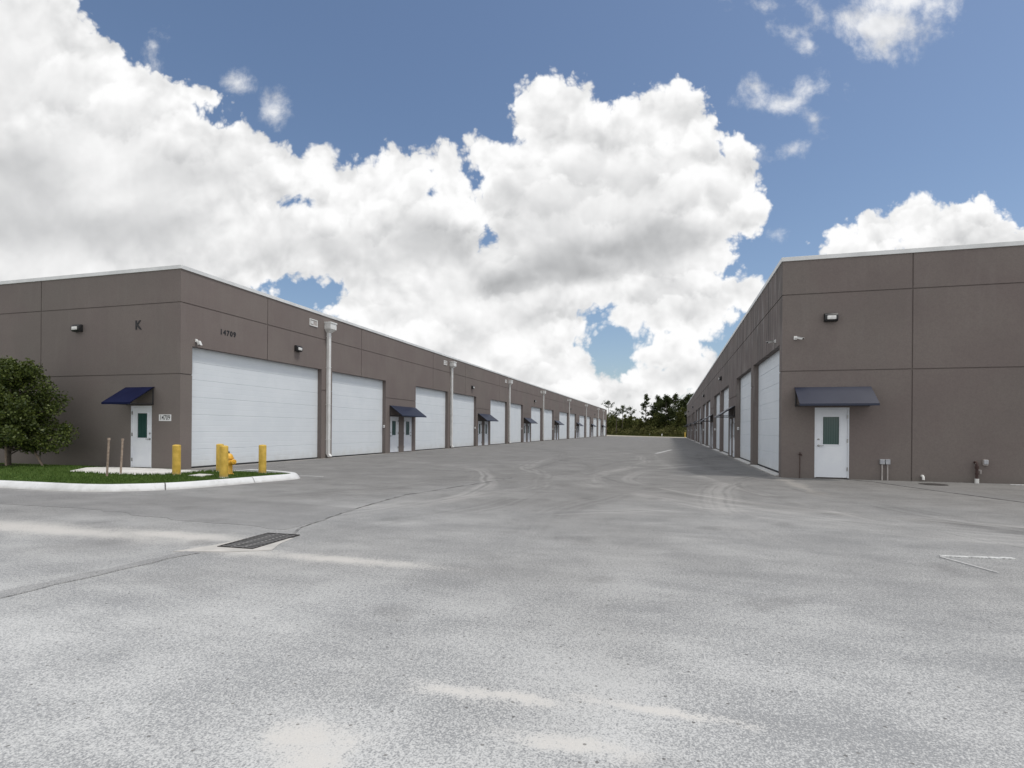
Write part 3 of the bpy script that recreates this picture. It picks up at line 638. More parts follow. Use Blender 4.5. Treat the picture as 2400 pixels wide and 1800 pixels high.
for yy in [9.6+.4*k for k in range(14)] + [13.42, 15.12]:
    bmesh.ops.bisect_plane(bm, geom=bm.verts[:]+bm.edges[:]+bm.faces[:], plane_co=(0, yy, 0), plane_no=(0, 1, 0))
for v in bm.verts: v.co.z = zgrass(v.co.x, v.co.y)
tag(obj('lawn', bm, 'turf'), 'green lawn inside the kerb in front of the left warehouse', 'lawn', kind='structure')
SL = [(-16.95, 12.1), (-15.15, 11.8), (-14.2, 11.8), (-13.35, 12.15), (-13.25, 12.9), (-13.3, 13.7), (-13.5, 14.42), (-14.6, 14.45), (-16.04, 14.5), (-16.04, 15.14), (-19.3, 15.14)]
bm = B(); face = bm.faces.new([bm.verts.new((x, y, 0)) for x, y in SL]); bmesh.ops.triangulate(bm, faces=[face])
for yy in (13.42, 14.0, 14.5, 15.12): bmesh.ops.bisect_plane(bm, geom=bm.verts[:]+bm.edges[:]+bm.faces[:], plane_co=(0, yy, 0), plane_no=(0, 1, 0))
for v in bm.verts: v.co.z = zgrass(v.co.x, v.co.y)+.018
tag(obj('pavement', bm, 'concrete'), 'pale concrete slab in front of the personnel door with the navy awning', 'pavement', kind='structure')
bm = B(); gx = [(-12.55, 12.1), (-12.02, 12.02), (-12.2, 12.62), (-12.68, 12.62)]
vs = [bm.verts.new((x, y, zgrass(x, y)+.03)) for x, y in gx]; bm.faces.new(vs); r_ = bmesh.ops.extrude_face_region(bm, geom=bm.faces[:])
for v in [q for q in r_['geom'] if isinstance(q, bmesh.types.BMVert)]: v.co.z -= .035
tag(obj('utility_cover', bm, 'concrete'), 'flat square concrete utility cover lying in the grass by the bollards', 'utility cover')
def infree(x, y): return inpoly(x, y, gp) and not inpoly(x, y, SL) and not inpoly(x, y, gx)
bm = B(); rr = random.Random(3); cnt = 0
while cnt < 30000:
    x = rr.uniform(-25, -10.4) if rr.random() < .75 else rr.uniform(-15, -10.4); y = rr.uniform(9.5, 15.15)
    if not infree(x, y) or rr.random() > .35+.65*(math.sin(x*2.1+1.3*y)*math.sin(1.7*y-x)*.5+.5): continue
    cnt += 1; h_ = rr.uniform(.025, .06)*(1.3 if rr.random() < .08 else 1); a = rr.uniform(0, math.pi); w_ = rr.uniform(.006, .014); z = zgrass(x, y)
    dx, dy = math.cos(a)*w_, math.sin(a)*w_; lx, ly = rr.uniform(-.03, .03), rr.uniform(-.03, .03)
    bm.faces.new((bm.verts.new((x-dx, y-dy, z-.003)), bm.verts.new((x+dx, y+dy, z-.003)), bm.verts.new((x+lx, y+ly, z+h_))))
for i in range(900):                                   # longer fringe along the slab edge
    k = rr.randrange(0, 6); p0 = Vector(SL[k]); p1 = Vector(SL[k+1]); p = p0.lerp(p1, rr.random()); x, y = p.x+rr.uniform(-.03, .03), p.y-.03+rr.uniform(-.03, .02)
    h_ = rr.uniform(.05, .10); a = rr.uniform(0, math.pi); dx, dy = math.cos(a)*.012, math.sin(a)*.012; z = zgrass(x, y)
    bm.faces.new((bm.verts.new((x-dx, y-dy, z)), bm.verts.new((x+dx, y+dy, z)), bm.verts.new((x+rr.uniform(-.03, .03), y+rr.uniform(-.03, .03), z+h_))))
tag(obj('grass', bm, 'blade'), 'short green grass blades growing inside the kerb', 'grass', kind='stuff')

# ------------------------------------------------------------------ left warehouse
XL, YL, EL, HW = -16.073, 15.162, 148.55, 6.88
FL = frame_long(XL, 1); FLf = frame_front(YL)
LD = [(15.65, 23.16), (24.02, 29.43), (33.43, 38.95), (39.95, 45.32), (49.29, 54.77), (55.95, 61.13), (65.12, 70.88), (72.1, 78.5), (82.91, 90.4), (91.8, 98.22), (102.36, 109.7), (111.4, 117.4), (121.98, 129.0), (130.6, 136.6), (141.3, 147.75)]
LM = [(30.0, 31.1), (31.78, 32.9), (45.85, 46.9), (47.62, 48.7), (61.65, 62.75), (63.5, 64.57), (79.3, 80.36), (81.05, 82.15), (98.9, 99.95), (100.7, 101.75), (118.1, 119.15), (119.9, 120.95), (137.2, 138.2), (138.75, 139.75)]
bl = thing('warehouse', 'long brown stucco warehouse on the left marked K with a row of white garage doors', 'warehouse', (XL, YL, 0))
bl.matrix_world = Matrix.Identity(4); bl.location = (0, 0, 0)
rects = [(a, b, -1, DH, .26) for a, b in LD] + [(a, b, -1, 2.19, .11) for a, b in LM]
vj = [((a+b)/2, DH, 7) for a, b in LD] + [(26.69 if i == 0 else (LM[2*i][1]+LM[2*i+1][0])/2, 2.9, 7) for i in range(0)]
vj[0] = (19.42, DH, 7)
bm = relief(FL, YL, EL, -.05, HW, rects, vj, (3.28, 5.73))
# end face, back and roof deck
obj('long_wall', bm, 'stucco', bl)
bm = relief(FLf, -46, XL, -.05, HW, [(-18.25, -17.30, -1, 2.19, .11)], [(-22.59, 0, 7), (-29.4, 0, 7), (-36.2, 0, 7)], (3.28, 5.73))
obj('front_wall', bm, 'stucco', bl)
bm = B(); add_box(bm, -46, XL-.30, YL+.30, EL-.02, 6.3, 6.45)
for q in ((-46, EL), (XL, EL)): pass
v4 = [bm.verts.new(p) for p in ((-46, EL, -.05), (XL, EL, -.05), (XL, EL, HW), (-46, EL, HW))]; bm.faces.new(v4)
v4 = [bm.verts.new(p) for p in ((-46, YL, -.05), (-46, EL, -.05), (-46, EL, HW), (-46, YL, HW))]; bm.faces.new(v4)
obj('roof', bm, 'stucco', bl)
def coping(parent, x0, x1, y0, y1, side):
    bm = B(); o_ = .035; w = .34; z0, z1 = HW, 7.0
    xa, xb = (x1, x1-w) if side > 0 else (x0, x0+w)
    out = x1+o_ if side > 0 else x0-o_; inn = xb
    # front run then long run butt against each other
    add_box(bm, x0-(0 if side > 0 else o_), x1+(o_ if side > 0 else 0), y0-o_, y0+w, z0-.02, z1-.01, .006)
    add_box(bm, min(out, inn), max(out, inn), y0+w+.001, y1+o_, z0-.02, z1-.01, .006)
    return obj('coping', bm, 'coping', parent)
coping(bl, -46, XL, YL, EL, 1)
bm = B(); vs = [(-46, 6.86), ]
for a, b in LD: garage_door(bl, FL, a, b)
for i, (a, b) in enumerate(LM): man_door(bl, FL, a, b, hinge='R' if i % 2 == 0 else 'L')
for i in range(0, len(LM), 2): awning(bl, FL, LM[i][0]-.12, LM[i+1][1]+.38)
man_door(bl, FLf, -18.25, -17.30, hinge='L')
tag(awning(bl, FLf, -18.42, -17.18, 2.84, 2.24, .92, 'navy'), 'navy blue awning')
LDS = [23.6, 39.5, 55.4, 71.5, 91.1, 110.6, 129.8, 140.35]
def downspout(parent, F, u):
    bm = B(); add_tube
    fbox(bm, F, u-.09, u+.09, .015, .155, .22, 6.12, .006)
    for z in (.9, 2.6, 4.4, 5.9): fbox(bm, F, u-.105, u+.105, .0, .165, z, z+.03)
    for z in (2.0, 4.0): fbox(bm, F, u-.093, u+.093, .012, .158, z, z+.012)
    k = [bm.verts.new(q) for q in ((u-.09, .02, .22), (u+.09, .02, .22), (u+.09, .155, .22), (u-.09, .155, .22), (u-.09, .14, .06), (u+.09, .14, .06), (u+.09, .26, .09), (u-.09, .26, .09))]
    for f in ((0, 1, 5, 4), (1, 2, 6, 5), (2, 3, 7, 6), (3, 0, 4, 7)): bm.faces.new([k[i] for i in f])
    place(bm, F); ds = obj('downspout', bm, 'trimwhite', parent)
    bm = B(); zt = 6.58
    A_ = [(u-.25, .0), (u+.25, .0), (u+.25, .34), (u-.25, .34)]; C_ = [(u-.10, .005), (u+.10, .005), (u+.10, .17), (u-.10, .17)]
    r1 = [bm.verts.new((x, y, zt)) for x, y in A_]; r2 = [bm.verts.new((x, y, 6.26)) for x, y in A_]; r3 = [bm.verts.new((x, y, 6.10)) for x, y in C_]
    bm.faces.new(r1); bm.faces.new(r3[::-1])
    for p, q in ((r1, r2), (r2, r3)):
        for i in range(4): bm.faces.new((p[i], p[(i+1) % 4], q[(i+1) % 4], q[i]))
    fbox(bm, F, u-.275, u+.275, .34, .365, zt-.05, zt+.012); fbox(bm, F, u-.275, u-.25, 0, .34, zt-.05, zt+.012); fbox(bm, F, u+.25, u+.275, 0, .34, zt-.05, zt+.012)
    place(bm, F); obj('rain_head', bm, 'trimwhite', ds)
    bm = B(); fbox(bm, F, u+.125, u+.15, .0, .025, .1, 1.2); fbox(bm, F, u+.12, u+.155, .0, .05, 1.18, 1.24); place(bm, F); obj('conduit', bm, 'black', ds)
    return ds
for u in LDS: downspout(bl, FL, u)
for u in LDS:
    bm = B(); a, b, c, d = u-1.42, u-.82, 6.22, 6.54
    fbox(bm, FL, a, b, 0, .03, c, c+.04); fbox(bm, FL, a, b, 0, .03, d-.04, d); fbox(bm, FL, a, a+.045, 0, .03, c+.04, d-.04); fbox(bm, FL, b-.045, b, 0, .03, c+.04, d-.04)
    place(bm, FL); sc = obj('overflow_scupper', bm, 'trimwhite', bl)
    bm = B(); fbox(bm, FL, a+.045, b-.045, .001, .012, c+.04, d-.04); place(bm, FL); obj('scupper_throat', bm, 'conduit', sc)
    bm = B(); fbox(bm, FL, a+.09, a+.27, .012, .03, c+.09, d-.09, .004); place(bm, FL); obj('scupper_flap', bm, 'lens', sc)

# ------------------------------------------------------------------ right warehouse
XR, YR, ER = 3.421, 19.364, 121.28
FR = frame_long(XR, -1); FRf = frame_front(YR)
RD = [(19.80, 25.70), (26.40, 31.94), (36.01, 41.53), (42.28, 47.8), (52.1, 57.4), (58.35, 63.7), (68.07, 73.6), (74.6, 80.0), (84.2, 89.6), (90.5, 95.9), (100.1, 105.4), (106.3, 111.6), (115.6, 120.9)]
RM = [(32.65, 33.65), (34.35, 35.35)] + [(a, b) for s in (16, 32, 48, 64, 80) for a, b in ((32.55+s, 33.55+s), (34.25+s, 35.25+s))]
br = thing('warehouse', 'long brown stucco warehouse on the right with deep set garage doors along a streaked wall', 'warehouse', (0, 0, 0))
vj = [((a+b)/2, DH, 7) for a, b in RD]
bm = relief(FR, YR, ER, -.05, HW, [(a, b, -1, DH, .26) for a, b in RD] + [(a, b, -1, 2.19, .11) for a, b in RM], vj, (3.37, 5.79))
obj('long_wall', bm, 'stucco_streaked', br)
bm = relief(FRf, XR, 33, -.05, HW, [(4.37, 5.34, -1, 2.22, .11)], [(7.0, 0, 7), (13.8, 0, 7), (20.6, 0, 7), (27.4, 0, 7)], (3.37, 5.79))
obj('front_wall', bm, 'stucco', br)
bm = B(); add_box(bm, XR+.30, 33, YR+.30, ER-.02, 6.3, 6.45)
v4 = [bm.verts.new(p) for p in ((33, ER, -.05), (XR, ER, -.05), (XR, ER, HW), (33, ER, HW))]; bm.faces.new(v4)
v4 = [bm.verts.new(p) for p in ((33, YR, -.05), (33, ER, -.05), (33, ER, HW), (33, YR, HW))]; bm.faces.new(v4)
obj('roof', bm, 'stucco', br)
coping(br, XR, 33, YR, ER, -1)
for i, (a, b) in enumerate(RD): garage_door(br, FR, a, b, .03, True, i % 2 == 1)
for i, (a, b) in enumerate(RM): man_door(br, FR, a, b, hinge='R' if i % 2 == 0 else 'L')
for i in range(0, len(RM), 2): awning(br, FR, RM[i][0]-.25, RM[i+1][1]+.25, 2.85, 2.30, .85)
man_door(br, FRf, 4.37, 5.34, 2.22, hinge='R')
awning(br, FRf, 3.78, 5.90, 2.86, 2.28, .80)

# ------------------------------------------------------------------ wall lamps, cameras, signs, small boxes
def wall_lamp(loc, rz, label, group):
    t = thing('wall_lamp', label, 'wall lamp', loc, rz, group)         # local: x along wall, -y outwards
    bm = B(); pts = [(-.0, .135), (-.10, .135), (-.17, .07), (-.17, -.07), (-.12, -.125), (0, -.125)]
    a = [bm.verts.new((-.185, y, z)) for y, z in pts]; b = [bm.verts.new((.185, y, z)) for y, z in pts]; k = len(pts)
    bm.faces.new(a); bm.faces.new(b[::-1])
    for i in range(k): bm.faces.new((a[i], a[(i+1) % k], b[(i+1) % k], b[i]))
    bmesh.ops.bevel(bm, geom=bm.edges[:], offset=.012, segments=2, affect='EDGES', profile=.5)
    obj('housing', bm, 'black', t, 40)
    bm = B(); add_box(bm, -.125, .125, -.195, -.16, -.075, .045, .018); obj('lamp_glass', bm, 'lens', t, 40)
    return t
RL, RR_ = math.pi/2, -math.pi/2      # wall facing +X: local -y -> +x
lamp0 = wall_lamp((XL, 21.31, 5.0), RL, 'small black wall lamp right of the black 14709 numbers on the left warehouse', 'wall lamps on the warehouses')
LL = ['nearest to the tree, on the wall left of the letter K', ]
dup(lamp0, (-20.69, YL, 5.01), 0, 'black wall lamp left of the letter K on the left warehouse')
for u, lab in ((44.21, 'second from the camera'), (66.68, 'third from the camera'), (92.79, 'fourth from the camera'), (124.1, 'farthest from the camera')):
    dup(lamp0, (XL, u, 5.0), RL, 'black wall lamp over the garage doors of the left warehouse, ' + lab)
dup(lamp0, (4.785, YR, 5.01), 0, 'rectangular black wall lamp above the awning on the front of the right warehouse')
for u, lab in ((40.86, 'nearest'), (60.68, 'second'), (89.06, 'third'), (108.8, 'farthest')):
    dup(lamp0, (XR, u, 5.1), RR_, 'black wall lamp high on the streaked side of the right warehouse, ' + lab + ' of four')

def bullet_camera(loc, rz, label, pitch=-.25, yaw=.6, L_=.25, fat=1.):
    t = thing('security_camera', label, 'security camera', loc, rz, 'white security cameras')
    bm = B(); add_box(bm, -.055, .055, -.045, 0, -.065, .065, .008); obj('junction_box', bm, 'trimwhite', t)
    d = Vector((math.sin(yaw)*math.cos(pitch), -math.cos(yaw)*math.cos(pitch), math.sin(pitch)))
    a = Vector((0, -.045, 0)); j = a + Vector((0, -.05, .0))
    bm = B(); add_tube(bm, [a, j, j+d*.06], .02, 10); obj('arm', bm, 'trimwhite', t, 50)
    bm = B(); s0 = j+d*.02; add_tube(bm, [s0, s0+d*.01, s0+d*(L_-.01), s0+d*L_], [.03*fat, .04*fat, .04*fat, .037*fat], 16); bo = obj('camera_body', bm, 'trimwhite', t, 50)
    bm = B(); add_tube(bm, [s0+d*(L_+.001), s0+d*(L_+.012)], [.033*fat, .028*fat], 14); obj('camera_lens', bm, 'black', bo, 40)
    bm = B(); up_ = Vector((0, 0, 1)); w = d.cross(up_).normalized(); u2 = w.cross(d)
    q = [s0+d*k1+w*k2+u2*k3 for k1 in (.02, L_+.04) for k2 in (-.045*fat, .045*fat) for k3 in (.042*fat, .042*fat+.01)]
    vs = [bm.verts.new(p) for p in q]
    for f in ((0, 1, 3, 2), (4, 6, 7, 5), (0, 4, 5, 1), (2, 3, 7, 6), (0, 2, 6, 4), (1, 5, 7, 3)): bm.faces.new([vs[i] for i in f])
    obj('sun_shield', bm, 'trimwhite', t)
    t.scale = (.85, .85, .85)
    return t
bullet_camera((XL, 15.80, 4.50), RL, 'white security camera over the top corner of the biggest garage door', -1.2, .2, .17, 1.6)
bullet_camera((3.80, YR, 4.42), 0, 'white security camera on the front of the right warehouse', -.3, .9)
bullet_camera((XR, 20.45, 4.50), RR_, 'white security camera on a bracket over the first garage door of the right warehouse', -.22, .55)

def text(s, size, m, F, u, z, d0=.0, depth=.02, bold=.0, xs=1., name='letter', parent=None, flip=False, shear=0):
    cu = bpy.data.curves.new('text', 'FONT'); cu.body = s; cu.size = size; cu.extrude = depth/2; cu.offset = bold; cu.align_x = 'CENTER'; cu.align_y = 'CENTER'; cu.space_character = 1.05
    to = bpy.data.objects.new('text', cu); COL.objects.link(to); dg = bpy.context.evaluated_depsgraph_get()
    me = bpy.data.meshes.new_from_object(to.evaluated_get(dg)); bpy.data.objects.remove(to); bpy.data.curves.remove(cu)
    for v in me.vertices:
        x, y, zz = v.co; v.co = F(u + (-x*xs if flip else x*xs), d0+depth/2+zz, z+y)
    me.materials.clear(); me.materials.append(M[m]); me.name = name
    o = bpy.data.objects.new(name, me); COL.objects.link(o)
    if parent: o.parent = parent
    return o
tag(text('K', .44, 'letter', FLf, -17.93, 5.0, .002, .015, .011, .95, 'building_letter'), 'black capital letter K mounted on the left warehouse', 'letter')
nt = thing('building_numbers', 'black numbers 14709 mounted above the biggest garage door', 'numbers')
for i, ch in enumerate('14709'): text(ch, .26, 'letter', FL, 16.94+i*.165, 5.0, .002, .006, .011, 1.0, 'digit', nt)
sg = thing('address_plate', 'white plate with black numbers 14709 beside the personnel door', 'sign')
bm = B(); fbox(bm, FLf, -16.975, -16.445, .0, .012, 1.66, 1.885, .003); place(bm, FLf); obj('plate', bm, 'plate', sg)
text('14709', .235, 'letter', FLf, -16.71, 1.772, .0125, .002, .0035, .72, 'numbers', sg)

def keybox(loc, rz, label):
    t = thing('keypad_box', label, 'keypad box', loc, rz, 'white keypad boxes at the garage doors')
    bm = B(); add_box(bm, -.05, .05, -.05, 0, -.09, .07, .008); obj('cover', bm, 'trimwhite', t, 40)
    bm = B(); add_box(bm, -.03, .03, -.056, -.0505, -.04, .03); obj('keys', bm, 'boxgrey', t)
    return t
# on the far reveal of each opening: reveal faces -Y, its inner corner at depth .21
kb = keybox((XL-.09, 29.43, 1.60), 0, 'white keypad box beside the second garage door of the left warehouse')
for u, w in ((45.32, 'fourth'), (61.13, 'sixth'), (78.5, 'eighth'), (98.22, 'tenth')): dup(kb, (XL-.09, u, 1.60), 0, 'white keypad box beside the %s garage door of the left warehouse' % w)
for i, w in ((1, 'second'), (3, 'fourth'), (5, 'sixth'), (7, 'eighth'), (9, 'tenth'), (11, 'twelfth')): dup(kb, (XR+.10, RD[i][1], 1.62), 0, 'white keypad box beside the %s garage door of the right warehouse' % w)

t = thing('hose_bib', 'thin brown water pipe with tap left of the right warehouse door', 'water tap', (3.95, YR, 0))
bm = B(); add_tube(bm, [(0, -.035, 0), (0, -.035, .72)], .011, 10); obj('pipe', bm, 'rust', t, 50)
bm = B(); add_tube(bm, [(0, 0, .76), (0, -.07, .77), (.03, -.12, .74), (.035, -.13, .70)], .018, 10); add_lathe(bm, [(.03, 0), (.03, .012)], (0, -.06, .80)); add_tube(bm, [(-.04, -.035, .74), (.05, -.035, .74)], .012, 8); obj('tap', bm, 'rust', t, 50)
for k, (x, w) in enumerate(((6.215, 'left'), (6.36, 'right'))):
    t = thing('electrical_box', 'small grey electrical box on a conduit, %s one of the pair on the right warehouse' % w, 'electrical box', (x, YR, 0), 0, 'electrical boxes')
    bm = B(); add_box(bm, -.062, .062, -.085, -.0, .49, .64, .008); obj('box', bm, 'boxgrey', t)
    bm = B(); add_tube(bm, [(0, -.04, 0), (0, -.04, .49)], .021, 12); obj('conduit', bm, 'conduit', t, 50)
bm = B(); add_tube(bm, [(0, .0, .16), (0, -.06, .165), (0, -.10, .13), (0, -.11, .05)], .036, 14)
tag(obj('drain_pipe', bm, 'pvc', smooth=50, base=None), 'white plastic drain elbow poking out of the right warehouse wall', 'drain pipe').location = (7.27, YR, 0)
t = thing('valve_pipe', 'dark rusty valve pipe standing in a white socket by the right warehouse wall', 'valve pipe', (8.6, YR, 0))
bm = B(); add_tube(bm, [(0, .0, .60), (0, -.06, .615), (0, -.11, .57), (0, -.12, .48), (0, -.12, .10)], .035, 14); add_tube(bm, [(0, -.12, .42), (0, -.12, .50)], .05, 12); add_tube(bm, [(0, -.12, .25), (0, -.12, .30)], .046, 12); obj('pipe', bm, 'rust', t, 50)
bm = B(); add_tube(bm, [(0, -.12, .0), (0, -.12, .13)], .052, 16); obj('socket', bm, 'pvc', t, 50)
bm = B(); add_tube(bm, [(.0, -.12, .40), (.09, -.13, .37)], .012, 8); add_box(bm, .075, .10, -.15, -.11, .27, .39, .006); obj('lever', bm, 'conduit', t)
t = thing('outlet_box', 'small grey weatherproof outlet box at the far right of the wall', 'outlet box', (8.84, YR, .6))
bm = B(); add_box(bm, -.06, .06, -.07, 0, -.085, .085, .010); obj('box', bm, 'conduit', t)
bm = B(); add_box(bm, -.055, .055, -.105, -.071, -.05, .08, .012); obj('cover', bm, 'boxgrey', t)

# ------------------------------------------------------------------ bollards, hydrant, stakes
def bollard(loc, label, h=.86, r=.105):
    t = thing('bollard', label, 'bollard', loc, 0, 'yellow bollards by the hydrant')
    bm = B(); add_lathe(bm, [(r, -.02), (r, h-.035), (r*.97, h-.015), (r*.8, h-.002), (r*.4, h+.006), (.001, h+.008)], (0, 0, 0), seg=28); obj('post', bm, 'yellow', t, 50)
    bm = B(); add_lathe(bm, [(r+.012, -.02), (r+.012, .025), (r+.002, .035)], (0, 0, 0), seg=24); obj('footing', bm, 'concrete', t, 50)
    return t
bo = bollard((-13.2, 12.35, .10), 'yellow bollard standing alone in front of the warehouse corner')
dup(bo, (-13.15, 13.85, .09), 0, 'yellow bollard partly hidden behind the one beside the hydrant')
dup(bo, (-11.36, 12.1, .11), 0, 'yellow bollard closest to the kerb, just in front of the hydrant')
dup(bo, (-11.5, 13.72, .09), 0, 'yellow bollard to the right of the hydrant near the kerb tip')
hy = thing('fire_hydrant', 'yellow fire hydrant behind a yellow bollard on the grass', 'fire hydrant', (-12.08, 13.05, .11), R(-8))
bm = B(); add_lathe(bm, [(.15, -.02), (.15, .03), (.12, .035), (.108, .05), (.105, .30), (.13, .33), (.14, .38), (.14, .44), (.12, .48), (.12, .50), (.15, .505), (.15, .53), (.12, .535)], (0, 0, 0), seg=28); obj('barrel', bm, 'hydrant', hy, 40)
bm = B(); add_lathe(bm, [(.125, .5355), (.12, .58), (.10, .63), (.06, .665), (.035, .675)], (0, 0, 0), seg=28); bn = obj('bonnet', bm, 'hydrant', hy, 40)
bm = B(); add_lathe(bm, [(.026, .6755), (.024, .73), (.016, .735)], (0, 0, 0), seg=5); obj('operating_nut', bm, 'black', bn)
bm = B(); add_lathe(bm, [(.065, .10), (.065, .19), (.085, .192), (.085, .225), (.078, .24), (.03, .242), (.03, .27)], (0, 0, .41), 'X', 20)
obj('pumper_nozzle', bm, 'hydrant', hy, 40)
for s_ in (-1, 1):
    bm = B(); add_lathe(bm, [(.045, s_*.10), (.045, s_*.16), (.06, s_*.162), (.06, s_*.20), (.022, s_*.202), (.022, s_*.225)], (0, 0, .41), 'Y', 18); obj('hose_nozzle', bm, 'hydrant', hy, 40)
bm = B()
for k in range(10):
    a = k*.628; add_lathe(bm, [(.013, .50), (.013, .545)], (.136*math.cos(a), .136*math.sin(a), 0), seg=6)
obj('bolts', bm, 'hydrant', hy)
hy.scale = (.92, .92, .90)
def stake(loc, label, h, lean):
    bm = B(); add_tube(bm, [(0, 0, -.02), (lean[0]*.5, lean[1]*.5, h*.5), (lean[0], lean[1], h)], [.026, .026, .025], 12)
    add_tube(bm, [(lean[0], lean[1], h-.01), (lean[0], lean[1], h+.05)], [.036, .034], 12)
    o = obj('wooden_stake', bm, 'stake', smooth=50); o.location = loc; return tag(o, label, 'stake', 'wooden stakes in the grass')
stake((-14.5, 11.38, .11), 'thin wooden stake at the left front corner of the concrete slab', .99, (.06, 0))
stake((-14.85, 12.05, .11), 'thin wooden stake nearest to the white personnel door', .96, (.04, .02))

# ------------------------------------------------------------------ trees
def leaf_quad(bm, c, s, rr, flat=.5, asp=.55):
    n_ = Vector((rr.gauss(0, 1), rr.gauss(0, 1), rr.gauss(flat, 1))).normalized(); u = n_.orthogonal().normalized(); u = Matrix.Rotation(rr.uniform(0, 6.28), 3, n_) @ u; w = n_.cross(u)
    bm.faces.new([bm.verts.new(c+u*s*a+w*s*b) for a, b in ((-.5, 0), (0, -asp/2), (.5, 0), (0, asp/2))])
def oak(loc):
    rr = random.Random(11); t = thing('oak_tree', 'young bushy oak tree propped by wooden stakes in front of the left warehouse', 'tree', loc)
    bm = B(); tips = []
    add_tube(bm, [(0, 0, -.05), (.02, .0, .5), (-.02, .02, 1.0), (.05, .0, 2.0), (.06, 0, 2.9), (.15, 0, 3.35)], [.07, .055, .05, .04, .022, .008], 10)
    tips_main = [((.02*i, 0, z)) for i, z in enumerate((.95, 1.2, 1.45, 1.7, 2.0, 2.3, 2.6, 2.9, 3.2))]
    for k in range(64):
        z = rr.uniform(.50, 3.15); a = rr.uniform(0, 6.28); env = 1.68*(1-((z-1.1)/2.5)**2)**.5 if abs(z-1.1) < 2.5 else .3
        L_ = env*rr.choice((.6, .8, .92, .98, 1.02))*(1+.06*math.sin(a*3+1)); env *= 1-.38*max(0, z-1.4)/1.8; L_ = min(L_, env*1.05); p0 = Vector((.03, 0, z-.15)); p2 = Vector((math.cos(a)*L_, math.sin(a)*L_*.8, z+L_*rr.uniform(.02, .30))); p1 = p0.lerp(p2, .5)+Vector((0, 0, .12))
        add_tube(bm, [p0, p1, p2], [.022, .014, .005], 6); tips.append((p0, p1, p2))
    obj('trunk', bm, 'bark', t, 60)
    bm = B(); cl = []
    for p0, p1, p2 in tips:
        for f in (.35, .6, .8, 1.0, 1.05):
            q = (p0.lerp(p1, f*2) if f < .5 else p1.lerp(p2, f*2-1)); cl.append((q+Vector((rr.uniform(-.12, .12), rr.uniform(-.12, .12), rr.uniform(-.1, .16))), rr.uniform(.17, .38)))
    for k in range(60):
        a = rr.uniform(0, 6.28); q_ = rr.uniform(.2, 1.25); cl.append((Vector((q_*math.cos(a), q_*math.sin(a)*.8, rr.uniform(.65, 2.2))), rr.uniform(.2, .4)))
    for k in range(20): cl.append((Vector((rr.uniform(-.35, .5), rr.uniform(-.3, .3), rr.uniform(2.6, 3.5))), rr.uniform(.12, .26)))
    for c, r_ in cl:
        for k in range(int(900*r_*r_+30)):
            v = Vector((rr.gauss(0, 1), rr.gauss(0, 1), rr.gauss(0, .8))).normalized()*r_*rr.random()**.45
            leaf_quad(bm, c+v, rr.uniform(.07, .125), rr, .6)
    obj('crown', bm, 'leaf', t)
    return t
oak((-21.25, 13.3, .1))
for i, (a, b, lab) in enumerate((((-21.9, 12.95), (-21.5, 13.25, 1.5), 'wooden prop left of the oak trunk'), ((-21.05, 13.1), (-21.35, 13.25, 1.5), 'wooden prop just right of the oak trunk'), ((-20.35, 13.75), (-21.2, 13.35, 1.75), 'wooden prop leaning in from the right of the oak'))):
    bm = B(); add_tube(bm, [(0, 0, 0), (b[0]-a[0], b[1]-a[1], b[2])], .032, 8)
    o = obj('tree_stake', bm, 'stake', smooth=60); o.location = (a[0], a[1], zgrass(*a)); tag(o, lab, 'tree stake', 'props of the young oak')
bm = B(); add_lathe(bm, [(.62, .0), (.5, .02), (.2, .045), (.001, .05)], (0, 0, 0), seg=22); o = obj('soil_ring', bm, 'mulch', smooth=60); o.location = (-21.4, 13.35, .105); tag(o, 'bare soil round the foot of the oak', 'soil', kind='structure')

def pine_mesh(seed, H, spread, base=.45, dens=1., size=.5):
    """trunk and crown meshes of a slash pine: long bare stem, uneven tufted branches"""
    rr = random.Random(seed); bt = B(); bc = B(); bend = rr.uniform(-.25, .25)
    def ax(z): return Vector((bend*math.sin(z/H*2.2), bend*.6*math.cos(z/H*2), z))
    add_tube(bt, [ax(H*k/7) for k in range(8)], [.19*H/11*(1-.85*k/7)+.02 for k in range(8)], 8)
    nb = int(26*dens)
    for k in range(nb):
        f = base+(1-base)*(k+rr.random())/nb
        if rr.random() < .12: continue
        z = H*f; env = spread*(math.sin(math.pi*min(1, (f-base)/(1-base)*.82+.22))**.8)*rr.uniform(.45, 1.15); a = rr.uniform(0, 6.28)
        p0 = ax(z); p2 = p0+Vector((math.cos(a)*env, math.sin(a)*env, env*rr.uniform(.0, .5))); p1 = p0.lerp(p2, .55)+Vector((0, 0, -.08*env))
        add_tube(bt, [p0, p1, p2], [.05, .03, .015], 5)
        for q, r_ in ((p1, .38), (p1.lerp(p2, .5), .45), (p2, .55)):
            r_ *= rr.uniform(.75, 1.3)*spread/1.9
            if rr.random() < .15: continue
            for i in range(int(34*dens)):
                v = Vector((rr.gauss(0, 1), rr.gauss(0, 1), rr.gauss(0, .6))).normalized()*r_*rr.random()**.5
                leaf_quad(bc, q+v+Vector((0, 0, r_*.3)), size*rr.uniform(.5, 1.1), rr, .4, .4)
    for i in range(60): leaf_quad(bc, ax(H)+Vector((rr.gauss(0, .35), rr.gauss(0, .35), rr.gauss(-.2, .35))), size*.8, rr, .4, .4)
    return bt, bc
